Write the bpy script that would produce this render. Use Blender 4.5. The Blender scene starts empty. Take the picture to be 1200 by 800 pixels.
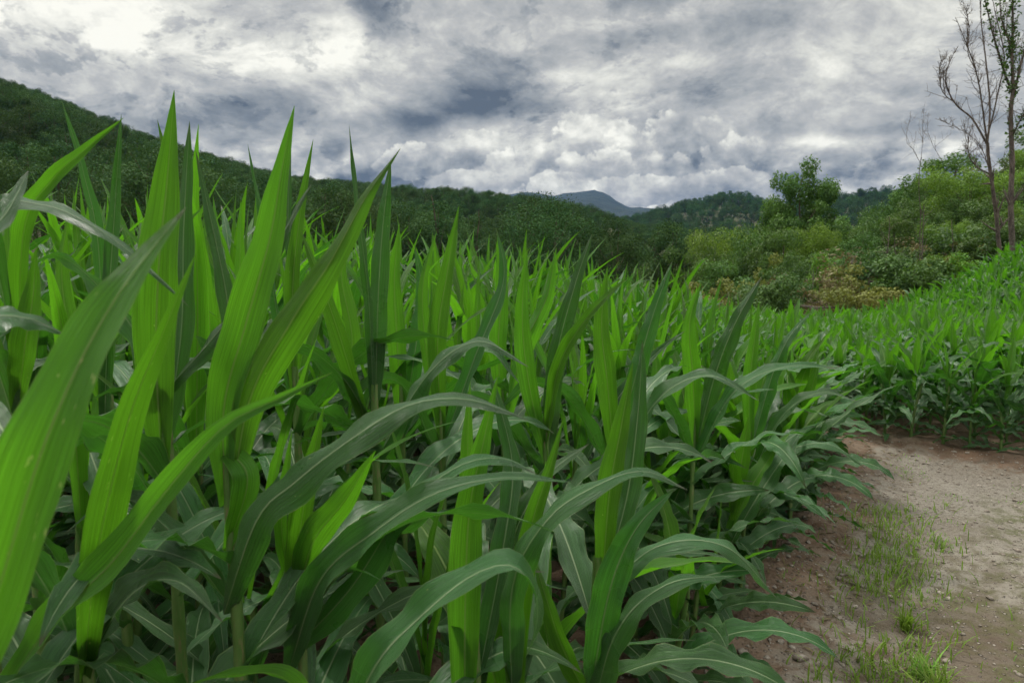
import bpy, math, random
import numpy as np
from mathutils import Vector, Matrix
R = math.radians
scene = bpy.context.scene
col = scene.collection
rng = np.random.default_rng(7)
random.seed(7)

# ------------------------------------------------------------------ camera
EYE = 1.6
F = 867.0                      # focal length in photo pixels (1200 wide)
PITCH = R(7.5)
cam = bpy.data.cameras.new('camera')
cam.lens = 26.0; cam.sensor_width = 36.0; cam.sensor_fit = 'HORIZONTAL'
cam.clip_start = 0.02; cam.clip_end = 20000
cam.dof.use_dof = True; cam.dof.focus_distance = 2.2; cam.dof.aperture_fstop = 9.0
camo = bpy.data.objects.new('camera', cam); col.objects.link(camo)
camo.location = (0, 0, EYE); camo.rotation_euler = (math.pi/2 - PITCH, 0, 0)
scene.camera = camo

# ------------------------------------------------------------------ light
scene.view_settings.view_transform = 'Standard'
scene.view_settings.look = 'None'
scene.view_settings.gamma = 1.0
scene.view_settings.exposure = 0.78
SUN_EL, SUN_AZ = R(58), R(-28)      # azimuth from +Y (view direction) towards +X
sun = bpy.data.lights.new('sun', 'SUN'); sun.energy = 1.5; sun.angle = R(10); sun.color = (1.0, 0.96, 0.88)
suno = bpy.data.objects.new('sun', sun); col.objects.link(suno)
sdir = Vector((math.sin(SUN_AZ)*math.cos(SUN_EL), math.cos(SUN_AZ)*math.cos(SUN_EL), math.sin(SUN_EL)))
suno.rotation_euler = sdir.to_track_quat('Z', 'Y').to_euler()

class NT:
    """small helper for node graphs"""
    def __init__(s, tree): s.t = tree; s.n = tree.nodes; s.l = tree.links
    def node(s, typ, **kw):
        n = s.n.new(typ)
        for k, v in kw.items(): setattr(n, k, v)
        return n
    def link(s, a, b): s.l.new(a, b)
    def put(s, inp, v):
        if isinstance(v, bpy.types.NodeSocket): s.l.new(v, inp)
        elif isinstance(v, tuple) and len(v) == 3 and inp.type == 'RGBA': inp.default_value = (*v, 1)
        else: inp.default_value = v
    def math(s, op, a, b=None, c=None, clamp=False):
        n = s.n.new('ShaderNodeMath'); n.operation = op; n.use_clamp = clamp
        s.put(n.inputs[0], a)
        if b is not None: s.put(n.inputs[1], b)
        if c is not None: s.put(n.inputs[2], c)
        return n.outputs[0]
    def vmath(s, op, a, b=None, out=0):
        n = s.n.new('ShaderNodeVectorMath'); n.operation = op
        s.put(n.inputs[0], a)
        if b is not None:
            if op == 'SCALE': s.put(n.inputs['Scale'], b)
            else: s.put(n.inputs[1], b)
        return n.outputs[out]
    def mix(s, f, a, b, blend='MIX'):
        n = s.n.new('ShaderNodeMix'); n.data_type = 'RGBA'; n.blend_type = blend; n.clamp_factor = True
        s.put(n.inputs[0], f); s.put(n.inputs[6], a); s.put(n.inputs[7], b)
        return n.outputs[2]
    def noise(s, vec, scale, detail=4, rough=.5, dist=0.0, w=None):
        n = s.n.new('ShaderNodeTexNoise')
        if w is not None: n.noise_dimensions = '4D'; n.inputs['W'].default_value = w
        if vec is not None: s.put(n.inputs['Vector'], vec)
        n.inputs['Scale'].default_value = scale; n.inputs['Detail'].default_value = detail
        n.inputs['Roughness'].default_value = rough; n.inputs['Distortion'].default_value = dist
        return n.outputs['Fac']
    def ramp(s, f, stops, interp='LINEAR'):
        n = s.n.new('ShaderNodeValToRGB'); r = n.color_ramp; r.interpolation = interp
        while len(r.elements) < len(stops): r.elements.new(0.5)
        for e, (p, c) in zip(r.elements, stops):
            e.position = p; e.color = (*c, 1) if isinstance(c, tuple) else (c, c, c, 1)
        s.put(n.inputs[0], f); return n.outputs[0]
    def mapr(s, v, a, b, c=0.0, d=1.0, smooth=True):
        n = s.n.new('ShaderNodeMapRange'); n.interpolation_type = 'SMOOTHSTEP' if smooth else 'LINEAR'
        s.put(n.inputs[0], v)
        for i, q in enumerate((a, b, c, d)): n.inputs[i+1].default_value = q
        return n.outputs[0]

def pix_dir(px, py):
    """world direction through a point of the photograph"""
    x = (px-600)/F; v = -(py-400)/F
    c, s_ = math.cos(PITCH), math.sin(PITCH)
    return Vector((x, c + v*s_, -s_ + v*c))

# ------------------------------------------------------------------ sky
world = bpy.data.worlds.new('World'); scene.world = world; world.use_nodes = True
W = NT(world.node_tree); W.n.clear()
tc = W.node('ShaderNodeTexCoord')
D = W.vmath('NORMALIZE', tc.outputs['Generated'])
sx = W.node('ShaderNodeSeparateXYZ'); W.link(D, sx.inputs[0])
dx, dy, dz = sx.outputs
zc = W.math('MAXIMUM', dz, 0.0)
den = W.math('ADD', zc, 0.42)
cx = W.node('ShaderNodeCombineXYZ')
W.link(W.math('DIVIDE', dx, den), cx.inputs[0]); W.link(W.math('DIVIDE', dy, den), cx.inputs[1])
P = cx.outputs[0]                                         # cloud layer seen in perspective
# cloud layer
warp = W.node('ShaderNodeTexNoise'); W.link(P, warp.inputs['Vector']); warp.inputs['Scale'].default_value = 2.6; warp.inputs['Detail'].default_value = 3
wv = W.vmath('SUBTRACT', warp.outputs['Color'], (0.5, 0.5, 0.5))
Pw = W.vmath('ADD', P, W.vmath('SCALE', wv, 0.16))
n1 = W.noise(Pw, 1.9, 7, .60)
n2 = W.noise(Pw, 6.0, 9, .64, w=3.1)
n3 = W.noise(Pw, 19.0, 8, .68, w=8.0)
# towering cloud close to the horizon: noise straight in direction space
Dz = W.vmath('MULTIPLY', D, (1.0, 1.0, 1.7))
warp2 = W.node('ShaderNodeTexNoise'); W.link(Dz, warp2.inputs['Vector']); warp2.inputs['Scale'].default_value = 9; warp2.inputs['Detail'].default_value = 4
wv2 = W.vmath('SUBTRACT', warp2.outputs['Color'], (0.5, 0.5, 0.5))
Dw = W.vmath('ADD', Dz, W.vmath('SCALE', wv2, 0.05))
c1 = W.noise(Dw, 7.0, 8, .55, w=1.3)
c2 = W.noise(Dw, 17.0, 7, .6, w=5.0)
low = W.mapr(dz, 0.165, 0.075)                              # 1 near the horizon
hi = W.math('ADD', W.math('MULTIPLY', n1, 0.52), W.math('ADD', W.math('MULTIPLY', n2, 0.32), W.math('MULTIPLY', n3, 0.16)))
def puffs(scale, vec):
    v = W.node('ShaderNodeTexVoronoi'); v.feature = 'SMOOTH_F1'; v.inputs['Scale'].default_value = scale; v.inputs['Smoothness'].default_value = .35
    v.inputs['Detail'].default_value = 2.5; v.inputs['Roughness'].default_value = .55
    W.put(v.inputs['Vector'], vec); return W.math('SUBTRACT', 0.98, v.outputs['Distance'])
pf = puffs(11.0, Dw)
lo = W.math('ADD', W.math('MULTIPLY', c1, 0.42), W.math('ADD', W.math('MULTIPLY', c2, 0.28), W.math('MULTIPLY', pf, 0.30)))
mixn = W.node('ShaderNodeMix'); mixn.data_type = 'FLOAT'
W.link(W.math('MULTIPLY', low, 0.9), mixn.inputs[0]); W.link(hi, mixn.inputs[2]); W.link(lo, mixn.inputs[3])
val = mixn.outputs[0]
val = W.math('ADD', W.math('MULTIPLY', W.math('SUBTRACT', val, 0.5), 2.5), 0.585)      # contrast
# billows catch the light from above: difference of two samples of the same cloud
r1 = W.noise(W.vmath('ADD', Dw, (-.006, 0.0, 0.030)), 10.0, 9, .58, w=9.0); r0 = W.noise(Dw, 10.0, 9, .58, w=9.0)
rel = W.math('MULTIPLY', W.math('SUBTRACT', r0, r1), W.math('MULTIPLY', low, 2.8))
q1 = W.noise(W.vmath('ADD', Pw, (-0.015, 0.045, 0.0)), 8.0, 9, .63, w=12.0); q0 = W.noise(Pw, 8.0, 9, .63, w=12.0)
rel2 = W.math('MULTIPLY', W.math('SUBTRACT', q0, q1), W.math('MULTIPLY', W.math('SUBTRACT', 1.0, low), .75))
val = W.math('ADD', val, W.math('ADD', rel, rel2))
# lower, darker scud with crisp ragged edges in front
sc_ = W.noise(W.vmath('ADD', P, W.vmath('SCALE', wv, 0.2)), 4.4, 10, .66, w=21.0)
scud = W.mapr(sc_, .54, .60)
mo_ = W.noise(Pw, 14.0, 9, .62, w=27.0)
mott = W.math('MULTIPLY', W.math('MULTIPLY', W.mapr(mo_, .53, .60), W.mapr(n1, .42, .56, .0, 1.0)), W.mapr(dx, .30, -.02, .15, 1.0))
val = W.math('SUBTRACT', val, W.math('MULTIPLY', mott, W.math('MULTIPLY', W.math('SUBTRACT', 1.0, low), .20)))
val = W.math('SUBTRACT', val, W.math('MULTIPLY', scud, W.math('MULTIPLY', W.math('SUBTRACT', 1.0, low), .15)))
cu_ = W.noise(Dw, 6.5, 10, .58, w=31.0)
cum = W.mapr(cu_, .49, .525)
val = W.math('ADD', val, W.math('MULTIPLY', cum, W.math('MULTIPLY', low, .24)))
val = W.math('ADD', val, W.math('MULTIPLY', low, .03))
# real cloud banks and breaks, each at its own compass direction
def blob(px, py, rx, ry, amp, rag=0.5):
    global val
    d = pix_dir(px, py).normalized()
    right = Vector((d.y, -d.x, 0)).normalized(); up = right.cross(d)
    off = W.vmath('SUBTRACT', D, tuple(d))
    a = W.math('DIVIDE', W.vmath('DOT_PRODUCT', off, tuple(right), out=1), rx/F)
    b = W.math('DIVIDE', W.vmath('DOT_PRODUCT', off, tuple(up), out=1), ry/F)
    r2 = W.math('ADD', W.math('MULTIPLY', a, a), W.math('MULTIPLY', b, b))
    r2 = W.math('ADD', r2, W.math('MULTIPLY', W.math('SUBTRACT', 0.5, n2 if py < 180 else c2), rag*4))
    g = W.math('EXPONENT', W.math('MULTIPLY', W.math('MAXIMUM', r2, 0.0), -1.0))
    val = W.math('ADD', val, W.math('MULTIPLY', g, amp))
blob(90, 28, 130, 26, 0.22); blob(290, 70, 110, 34, 0.22); blob(420, 75, 90, 55, 0.24); blob(300, 10, 150, 20, .15)
blob(120, 110, 150, 40, -0.10); blob(310, 125, 60, 26, -0.34); blob(575, 120, 62, 17, -0.70, 1.0); blob(490, 143, 30, 14, -0.55, .8)
blob(445, 12, 26, 26, -0.50); blob(330, 8, 60, 14, -0.30); blob(760, 45, 70, 14, -0.22)
blob(700, 190, 110, 50, 0.30); blob(560, 195, 70, 22, 0.16); blob(800, 180, 45, 30, -0.20); blob(860, 195, 22, 12, 0.30)
blob(975, 168, 60, 9, 0.42); blob(900, 90, 160, 30, 0.04); blob(1000, 70, 200, 30, 0.08); blob(960, 135, 190, 22, -0.10); blob(860, 105, 80, 10, -0.15)
blob(1000, 205, 120, 30, 0.04); blob(780, 232, 160, 10, 0.10)
# heaped cloud lying on the hills: each heap bright on top, grey underneath
def puff(px, py, rx, ry, top, k=.30):
    global val
    d = pix_dir(px, py).normalized(); right = Vector((d.y, -d.x, 0)).normalized(); up = right.cross(d)
    off = W.vmath('SUBTRACT', D, tuple(d))
    a = W.math('DIVIDE', W.vmath('DOT_PRODUCT', off, tuple(right), out=1), rx/F)
    b = W.math('DIVIDE', W.vmath('DOT_PRODUCT', off, tuple(up), out=1), ry/F)
    r2 = W.math('ADD', W.math('MULTIPLY', a, a), W.math('MULTIPLY', b, b))
    r2 = W.math('ADD', r2, W.math('ADD', W.math('MULTIPLY', W.math('SUBTRACT', .5, pn1), 5.0), W.math('MULTIPLY', W.math('SUBTRACT', .5, pn2), 2.6)))
    al = W.mapr(r2, 1.25, .90)
    tgt = W.math('ADD', W.math('MULTIPLY', W.math('ADD', b, W.math('MULTIPLY', a, -.35)), k*.5), W.math('ADD', W.math('MULTIPLY', W.math('SUBTRACT', pn2, .5), .9), top-.02))
    tgt = W.math('ADD', tgt, W.math('MULTIPLY', W.math('SUBTRACT', r0, r1), 1.6))
    m_ = W.node('ShaderNodeMix'); m_.data_type = 'FLOAT'; W.link(W.math('MULTIPLY', al, .88), m_.inputs[0]); W.link(val, m_.inputs[2]); W.link(tgt, m_.inputs[3]); val = m_.outputs[0]
pn1 = W.noise(D, 16.0, 6, .55, w=41.0); pn2 = W.noise(D, 42.0, 7, .58, w=44.0)
for q in [(800, 165, 46, 26, .52), (850, 188, 48, 22, .48), (560, 178, 46, 20, .66), (500, 190, 50, 20, .60), (690, 168, 50, 30, .72), (745, 180, 44, 28, .62), (640, 190, 42, 28, .70),
          (600, 205, 44, 22, .62), (790, 200, 52, 24, .52), (700, 200, 46, 26, .74), (845, 214, 60, 16, .56), (655, 218, 42, 16, .72), (745, 222, 56, 16, .66), (540, 214, 50, 14, .66)]: puff(*q, k=.42)
cloud = W.ramp(val, [(0.0, (0.080, 0.098, 0.118)), (0.22, (0.168, 0.187, 0.202)), (0.44, (0.300, 0.314, 0.312)),
                     (0.62, (0.435, 0.435, 0.415)), (0.80, (0.62, 0.615, 0.555)), (1.0, (0.86, 0.845, 0.75))])
# what daylight leaks through: Nishita sky behind the overcast
sky = W.node('ShaderNodeTexSky'); sky.sky_type = 'NISHITA'; sky.sun_disc = False
sky.sun_elevation = SUN_EL; sky.sun_rotation = SUN_AZ
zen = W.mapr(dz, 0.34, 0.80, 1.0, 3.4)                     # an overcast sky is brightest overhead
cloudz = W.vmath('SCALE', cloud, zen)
bg1 = W.node('ShaderNodeBackground'); W.link(sky.outputs[0], bg1.inputs[0]); bg1.inputs[1].default_value = 0.05
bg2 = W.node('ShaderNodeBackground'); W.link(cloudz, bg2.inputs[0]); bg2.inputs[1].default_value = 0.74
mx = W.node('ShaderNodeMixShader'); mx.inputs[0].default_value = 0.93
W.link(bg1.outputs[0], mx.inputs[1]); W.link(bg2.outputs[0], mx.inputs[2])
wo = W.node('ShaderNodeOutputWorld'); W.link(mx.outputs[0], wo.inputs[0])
world.cycles.sampling_method = 'MANUAL'; world.cycles.sample_map_resolution = 512
scene.cycles.volume_bounces = 0
scene.cycles.max_bounces = 6; scene.cycles.diffuse_bounces = 3; scene.cycles.glossy_bounces = 2
scene.cycles.transmission_bounces = 4; scene.cycles.transparent_max_bounces = 8
scene.cycles.use_denoising = True
scene.cycles.use_adaptive_sampling = True; scene.cycles.adaptive_threshold = 0.02

# ------------------------------------------------------------------ helpers
def at(px, py, d):
    """world point seen at a photo pixel, d metres in front of the camera plane along +Y"""
    v = pix_dir(px, py); k = d / v.y
    return np.array((v.x*k, v.y*k, EYE + v.z*k))

def meshdata(name, V, Fq, mat, uv=None, smooth=True, attrs=None):
    me = bpy.data.meshes.new(name)
    V = np.asarray(V, np.float32); Fq = np.asarray(Fq, np.int32)
    k = Fq.shape[1]
    me.vertices.add(len(V)); me.vertices.foreach_set('co', V.ravel())
    me.loops.add(Fq.size); me.loops.foreach_set('vertex_index', Fq.ravel())
    me.polygons.add(len(Fq)); me.polygons.foreach_set('loop_start', np.arange(0, Fq.size, k, dtype=np.int32))
    if smooth: me.polygons.foreach_set('use_smooth', np.ones(len(Fq), bool))
    if uv is not None:
        l = me.uv_layers.new(name='UVMap'); l.data.foreach_set('uv', np.asarray(uv, np.float32)[Fq.ravel()].ravel())
    for an, av in (attrs or {}).items():
        a = me.attributes.new(an, 'FLOAT', 'POINT'); a.data.foreach_set('value', np.asarray(av, np.float32))
    me.update(calc_edges=True)
    me.materials.append(mat)
    return me

def link(name, data, parent=None, loc=None, rz=None, sc=None):
    o = bpy.data.objects.new(name, data); col.objects.link(o)
    if parent is not None: o.parent = parent
    if loc is not None: o.location = loc
    if rz is not None: o.rotation_euler = (0, 0, rz) if not isinstance(rz, tuple) else rz
    if sc is not None: o.scale = (sc, sc, sc) if not isinstance(sc, tuple) else sc
    return o

def tag(o, label=None, cat=None, group=None, kind=None):
    if label: o['label'] = label
    if cat: o['category'] = cat
    if group: o['group'] = group
    if kind: o['kind'] = kind
    return o

class Acc:
    """collects pieces into one mesh"""
    def __init__(s): s.V = []; s.F = []; s.U = []; s.n = 0
    def add(s, V, Fq, U=None):
        s.V.append(V); s.F.append(Fq + s.n); s.n += len(V)
        s.U.append(U if U is not None else np.zeros((len(V), 2)))
    def mesh(s, name, mat, smooth=True):
        return meshdata(name, np.concatenate(s.V), np.concatenate(s.F), mat, np.concatenate(s.U), smooth)

def catmull(pts, n):
    pts = np.asarray(pts, float); m = len(pts)
    P = np.vstack([2*pts[0]-pts[1], pts, 2*pts[-1]-pts[-2]])
    # parameter by chord length so that samples are even
    seg = np.linalg.norm(np.diff(pts[:, :3], axis=0), axis=1); cum = np.r_[0, np.cumsum(seg)]; cum /= cum[-1]
    out = []
    for t in np.linspace(0, 1, n):
        i = min(np.searchsorted(cum, t, 'right')-1, m-2); u = (t-cum[i])/(cum[i+1]-cum[i]+1e-9)
        a, b, c, d = P[i], P[i+1], P[i+2], P[i+3]
        out.append(.5*((2*b)+(-a+c)*u+(2*a-5*b+4*c-d)*u*u+(-a+3*b-3*c+d)*u**3))
    return np.array(out)

def nrm(v): return v/(np.linalg.norm(v, axis=-1, keepdims=True)+1e-12)

def grid_faces(n, m, closed=False):
    i = np.arange(n-1)[:, None]; j = np.arange(m if closed else m-1)[None, :]
    a = i*m + j; b = i*m + (j+1) % m
    return np.stack([a, b, b+m, a+m], -1).reshape(-1, 4)

def tube(P, rad, m=7):
    P = np.asarray(P, float); n = len(P); rad = np.broadcast_to(rad, n)
    T = nrm(np.gradient(P, axis=0))
    ref = np.array((0.31, 0.9, 0.13)) if abs(T[0, 2]) > .7 else np.array((0, 0, 1.))
    A = nrm(np.cross(T, ref)); B = np.cross(T, A)
    th = np.linspace(0, 2*math.pi, m, endpoint=False)
    V = P[:, None] + rad[:, None, None]*(np.cos(th)[None, :, None]*A[:, None] + np.sin(th)[None, :, None]*B[:, None])
    U = np.stack(np.meshgrid(th/(2*math.pi), np.linspace(0, 1, n)), -1).reshape(-1, 2)
    return V.reshape(-1, 3), grid_faces(n, m, True), U

# ------------------------------------------------------------------ ground shape
EDGE = np.array([(-0.35, -6.0), (-0.1, -1.0), (0.12, 0.4), (0.34, 1.35), (0.78, 2.60), (1.84, 4.25), (2.50, 5.5), (2.85, 6.0),
                 (3.35, 5.62), (3.8, 5.22), (5.5, 4.4), (12.0, 4.2), (30, 4.0)])
ROADP = np.vstack([EDGE, [(30, -12), (-0.5, -12)]])
def in_poly(x, y, poly):
    x = np.asarray(x, float); y = np.asarray(y, float); ins = np.zeros(x.shape, bool)
    x0, y0 = poly[-1]
    for x1, y1 in poly:
        c = ((y1 > y) != (y0 > y)) & (x < (x0-x1)*(y-y1)/(y0-y1+1e-12)+x1)
        ins ^= c; x0, y0 = x1, y1
    return ins
def edge_dist(x, y):
    x = np.asarray(x, float); y = np.asarray(y, float); d = np.full(x.shape, 1e9)
    for a, b in zip(EDGE[:-1], EDGE[1:]):
        ab = b-a; t = np.clip(((x-a[0])*ab[0]+(y-a[1])*ab[1])/(ab@ab), 0, 1)
        d = np.minimum(d, np.hypot(x-a[0]-t*ab[0], y-a[1]-t*ab[1]))
    return d
def sst(a, b, v): t = np.clip((v-a)/(b-a), 0, 1); return t*t*(3-2*t)
def sinnoise(x, y, s, seed=0, k=5):
    r = np.random.default_rng(seed); o = 0
    for i in range(k):
        a = r.uniform(0, 2*math.pi); f = s*r.uniform(.6, 1.7); o = o + np.sin(f*(x*math.cos(a)+y*math.sin(a))+r.uniform(0, 6.3))
    return o/k
# rows of the land beyond the fields: for each distance, the height of the bare ground along the compass
PXC = np.array([-1500, -400, 0, 200, 330, 450, 600, 700, 740, 800, 900, 1000, 1100, 1200, 1600, 2700.])
def zrow(y, pys): return np.array([at(600, p, y)[2] for p in pys])
ROWS = [
 (20, np.array([-1.1, -1.1, -1.1, -1.1, -1.1, -1.1, -1.1, -1.1, -1.1, -1.1, -1.1, -.9, -.2, .9, 4.0, 9.])),
 (45, np.array([-2, -3, -3, -3, -3, -4, -4, -4, -4, -4, -3, -1, 1.6, 4.2, 9, 16.])),
 (90, np.array([6, 4, 3, 0, -2, -5, -7, -8, -8, -8, -7, -3, 5, 13, 24, 40.])),
 (180, np.array([90, 50, 30, 16, 8, 2, -4, -9, -12, -14, -14, -6, 6, 18, 34, 60.])),
 (310, zrow(310, [-60, 0, 105, 186, 228, 239, 250, 262, 274, 290, 300, 298, 280, 262, 215, 150])),
 (480, zrow(480, [-20, 60, 190, 240, 255, 268, 275, 285, 292, 296, 300, 296, 285, 270, 240, 200])),
 (900, zrow(900, [150, 170, 210, 240, 255, 262, 268, 268, 268, 251, 254, 238, 234, 228, 215, 190])),
 (1500, zrow(1500, [250, 255, 262, 268, 270, 270, 268, 268, 268, 265, 262, 262, 258, 252, 245, 240])),
 (3600, zrow(3600, [250, 250, 245, 240, 238, 236, 239, 240, 249, 249, 250, 252, 250, 248, 245, 245])),
 (7000, zrow(7000, [270]*16)),
]
def near_z(x, y):
    z = -0.08*np.maximum(0, y-6.5)
    z = z + 0.34*np.log1p(np.exp(np.clip((x-8.0)*1.4, -30, 30)))/1.4*sst(5.5, 9, y)
    return z
def far_z(x, y):
    y = np.maximum(y, 1e-3); px = 600 + x/y*F
    H = [np.interp(px, PXC, r[1]) for r in ROWS]; Y = [r[0] for r in ROWS]
    z = H[0].copy()
    for i in range(len(ROWS)-1):
        t = sst(math.log(Y[i]), math.log(Y[i+1]), np.log(y))
        z = np.where(y > Y[i], H[i]*(1-t)+H[i+1]*t, z)
    # the peak and the ridges of the far mountain
    pk = np.exp(-((y-3600)/500)**2)
    pkx = np.interp(px, [560, 590, 620, 650, 672, 697, 712, 730, 760], [0, 34, 46, 34, 46, 62, 44, 12, 0])
    z = z + pk*pkx*1.05
    z = z + 17*np.exp(-((y-900)/160)**2)*np.exp(-((px-856)/38)**2)
    rough = np.clip(y*0.006, 0, 14)*sst(40, 160, y)
    z = z + rough*sinnoise(x, y, 0.035, 3, 7) + rough*.35*sinnoise(x, y, 0.11, 5, 7)
    return z
def ground_z(x, y):
    x = np.asarray(x, float); y = np.asarray(y, float)
    b = sst(13, 22, y)
    return near_z(x, y)*(1-b) + far_z(x, y)*b

# ------------------------------------------------------------------ materials
def new_mat(name):
    m = bpy.data.materials.new(name); m.use_nodes = True; t = NT(m.node_tree); t.n.clear()
    out = t.node('ShaderNodeOutputMaterial'); return m, t, out

def leaf_mat(name, base, trans, young=0.0, rough=.42, tfac=.42, spots=False):
    m, t, out = new_mat(name)
    uv = t.node('ShaderNodeUVMap'); s = t.node('ShaderNodeSeparateXYZ'); t.link(uv.outputs[0], s.inputs[0])
    u, v = s.outputs[0], s.outputs[1]
    oi = t.node('ShaderNodeObjectInfo'); rnd = oi.outputs['Random']
    geo = t.node('ShaderNodeNewGeometry')
    # long parallel veins
    cu = t.node('ShaderNodeCombineXYZ')
    t.link(t.math('MULTIPLY', u, 58.0), cu.inputs[0]); t.link(t.math('MULTIPLY', v, 3.0), cu.inputs[1]); t.link(t.math('MULTIPLY', rnd, 50.0), cu.inputs[2])
    vein = t.noise(cu.outputs[0], 1.0, 3, .6)
    fine = t.math('SINE', t.math('MULTIPLY', u, 180.0))
    au = t.math('ABSOLUTE', t.math('SUBTRACT', u, 0.5))
    rib = t.mapr(au, 0.012, 0.036, 1.0, 0.0)
    ribh = t.mapr(au, 0.0, 0.10, 1.0, 0.0)
    big = t.noise(t.vmath('ADD', geo.outputs['Position'], (0, 0, 0)), 9.0, 3, .5)
    v1 = t.mix(t.mapr(vein, .34, .66), tuple(c*.68 for c in base), tuple(c*1.30 for c in base))
    v1 = t.mix(t.mapr(big, .35, .7, 0, .35), v1, tuple(c*k for c, k in zip(base, (1.35, 1.1, 1.1))))
    hsv = t.node('ShaderNodeHueSaturation'); t.link(v1, hsv.inputs['Color'])
    t.link(t.mapr(rnd, 0, 1, .488, .512, False), hsv.inputs['Hue']); t.link(t.mapr(rnd, 0, 1, .8, 1.22, False), hsv.inputs['Value'])
    hsv.inputs['Saturation'].default_value = 1.0
    c = t.mix(t.math('MULTIPLY', rib, 0.9), hsv.outputs[0], (0.33, 0.44, 0.22) if not young else (0.30, 0.44, 0.12))
    # tips and margins: dry pale edge, small flecks
    fl = t.noise(t.vmath('MULTIPLY', geo.outputs['Position'], (1, 1, 1)), 95.0, 2, .5, w=None)
    cf = t.node('ShaderNodeCombineXYZ'); t.link(t.math('MULTIPLY', u, 7.0), cf.inputs[0]); t.link(t.math('MULTIPLY', v, 26.0), cf.inputs[1]); t.link(t.math('MULTIPLY', rnd, 90.0), cf.inputs[2])
    fleck = t.noise(cf.outputs[0], 1.3 if spots else 1.7, 2, .5)
    fm = t.mapr(fleck, .68 if spots else .76, .73 if spots else .81)
    c = t.mix(t.math('MULTIPLY', fm, .9), c, (0.55, 0.60, 0.22))
    tip = t.mapr(t.math('ADD', v, t.math('MULTIPLY', t.math('SUBTRACT', big, .5), .16)), .95 if not young else .975, 1.0)
    c = t.mix(t.math('MULTIPLY', t.mapr(au, .484, .496), .6), c, (0.30, 0.34, 0.14))
    c = t.mix(t.math('MULTIPLY', tip, .8), c, (0.10, 0.07, 0.035))
    tb = t.mix(t.mapr(vein, .3, .7), tuple(k*.70 for k in trans), tuple(k*1.26 for k in trans))
    hs2 = t.node('ShaderNodeHueSaturation'); t.link(tb, hs2.inputs['Color']); t.link(t.mapr(rnd, 0, 1, .85, 1.2, False), hs2.inputs['Value'])
    tcx = t.mix(t.math('MULTIPLY', rib, .75), hs2.outputs[0], tuple(k*.38 for k in trans))
    bs = t.node('ShaderNodeBsdfPrincipled'); t.link(c, bs.inputs['Base Color'])
    t.link(t.mapr(big, .3, .7, rough-.07, rough+.10), bs.inputs['Roughness'])
    bs.inputs['Specular IOR Level'].default_value = .5 if young else .62
    bs.inputs['Sheen Weight'].default_value = .03 if young else .09; bs.inputs['Sheen Roughness'].default_value = .45
    h = t.math('ADD', t.math('MULTIPLY', vein, 1.0), t.math('ADD', t.math('MULTIPLY', fine, .12), t.math('MULTIPLY', ribh, -.9)))
    bp = t.node('ShaderNodeBump'); bp.inputs['Strength'].default_value = .8; bp.inputs['Distance'].default_value = .0035
    t.link(h, bp.inputs['Height']); t.link(bp.outputs[0], bs.inputs['Normal'])
    tr = t.node('ShaderNodeBsdfTranslucent'); t.link(tcx, tr.inputs[0])
    mxs = t.node('ShaderNodeMixShader'); mxs.inputs[0].default_value = tfac
    t.link(bs.outputs[0], mxs.inputs[1]); t.link(tr.outputs[0], mxs.inputs[2]); t.link(mxs.outputs[0], out.inputs[0])
    return m
M_OLD = leaf_mat('leaf_mature', (0.040, 0.132, 0.028), (0.066, 0.26, 0.012), rough=.32, tfac=.28)
M_YNG = leaf_mat('leaf_young', (0.066, 0.185, 0.017), (0.118, 0.37, 0.010), young=1, rough=.40, tfac=.46)
M_SPOT = leaf_mat('leaf_young_flecked', (0.066, 0.185, 0.017), (0.118, 0.37, 0.010), young=1, rough=.40, tfac=.46, spots=True)

def simple_mat(name, c1, c2, scale=8, rough=.8, bump=.3, dist=.01, c3=None, coord='pos', spec=.3, stretch=None):
    m, t, out = new_mat(name)
    geo = t.node('ShaderNodeNewGeometry'); tcn = t.node('ShaderNodeTexCoord')
    vec = geo.outputs['Position'] if coord == 'pos' else tcn.outputs['Object']
    if stretch: vec = t.vmath('MULTIPLY', vec, stretch)
    n = t.noise(vec, scale, 6, .6); n2 = t.noise(vec, scale*5.3, 4, .6, w=2.0)
    c = t.mix(t.mapr(n, .35, .65), c1, c2)
    if c3: c = t.mix(t.mapr(n2, .5, .72), c, c3)
    bs = t.node('ShaderNodeBsdfPrincipled'); t.link(c, bs.inputs['Base Color'])
    bs.inputs['Roughness'].default_value = rough; bs.inputs['Specular IOR Level'].default_value = spec
    bp = t.node('ShaderNodeBump'); bp.inputs['Strength'].default_value = bump; bp.inputs['Distance'].default_value = dist
    t.link(t.math('ADD', n, t.math('MULTIPLY', n2, .5)), bp.inputs['Height']); t.link(bp.outputs[0], bs.inputs['Normal'])
    t.link(bs.outputs[0], out.inputs[0]); return m
M_STALK = simple_mat('maize_stalk', (0.075, 0.16, 0.03), (0.13, 0.22, 0.06), 14, .5, .3, .004, (0.20, 0.17, 0.08), 'obj', .4, (3, 3, .5))
M_BARK = simple_mat('bark', (0.075, 0.055, 0.042), (0.15, 0.11, 0.085), 7, .9, .6, .03, (0.20, 0.17, 0.14), 'obj', .2, (2, 2, .5))
M_DEAD = simple_mat('dead_wood', (0.085, 0.068, 0.058), (0.17, 0.135, 0.115), 6, .9, .6, .02, (0.30, 0.26, 0.22), 'obj', .2, (2, 2, .6))

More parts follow.
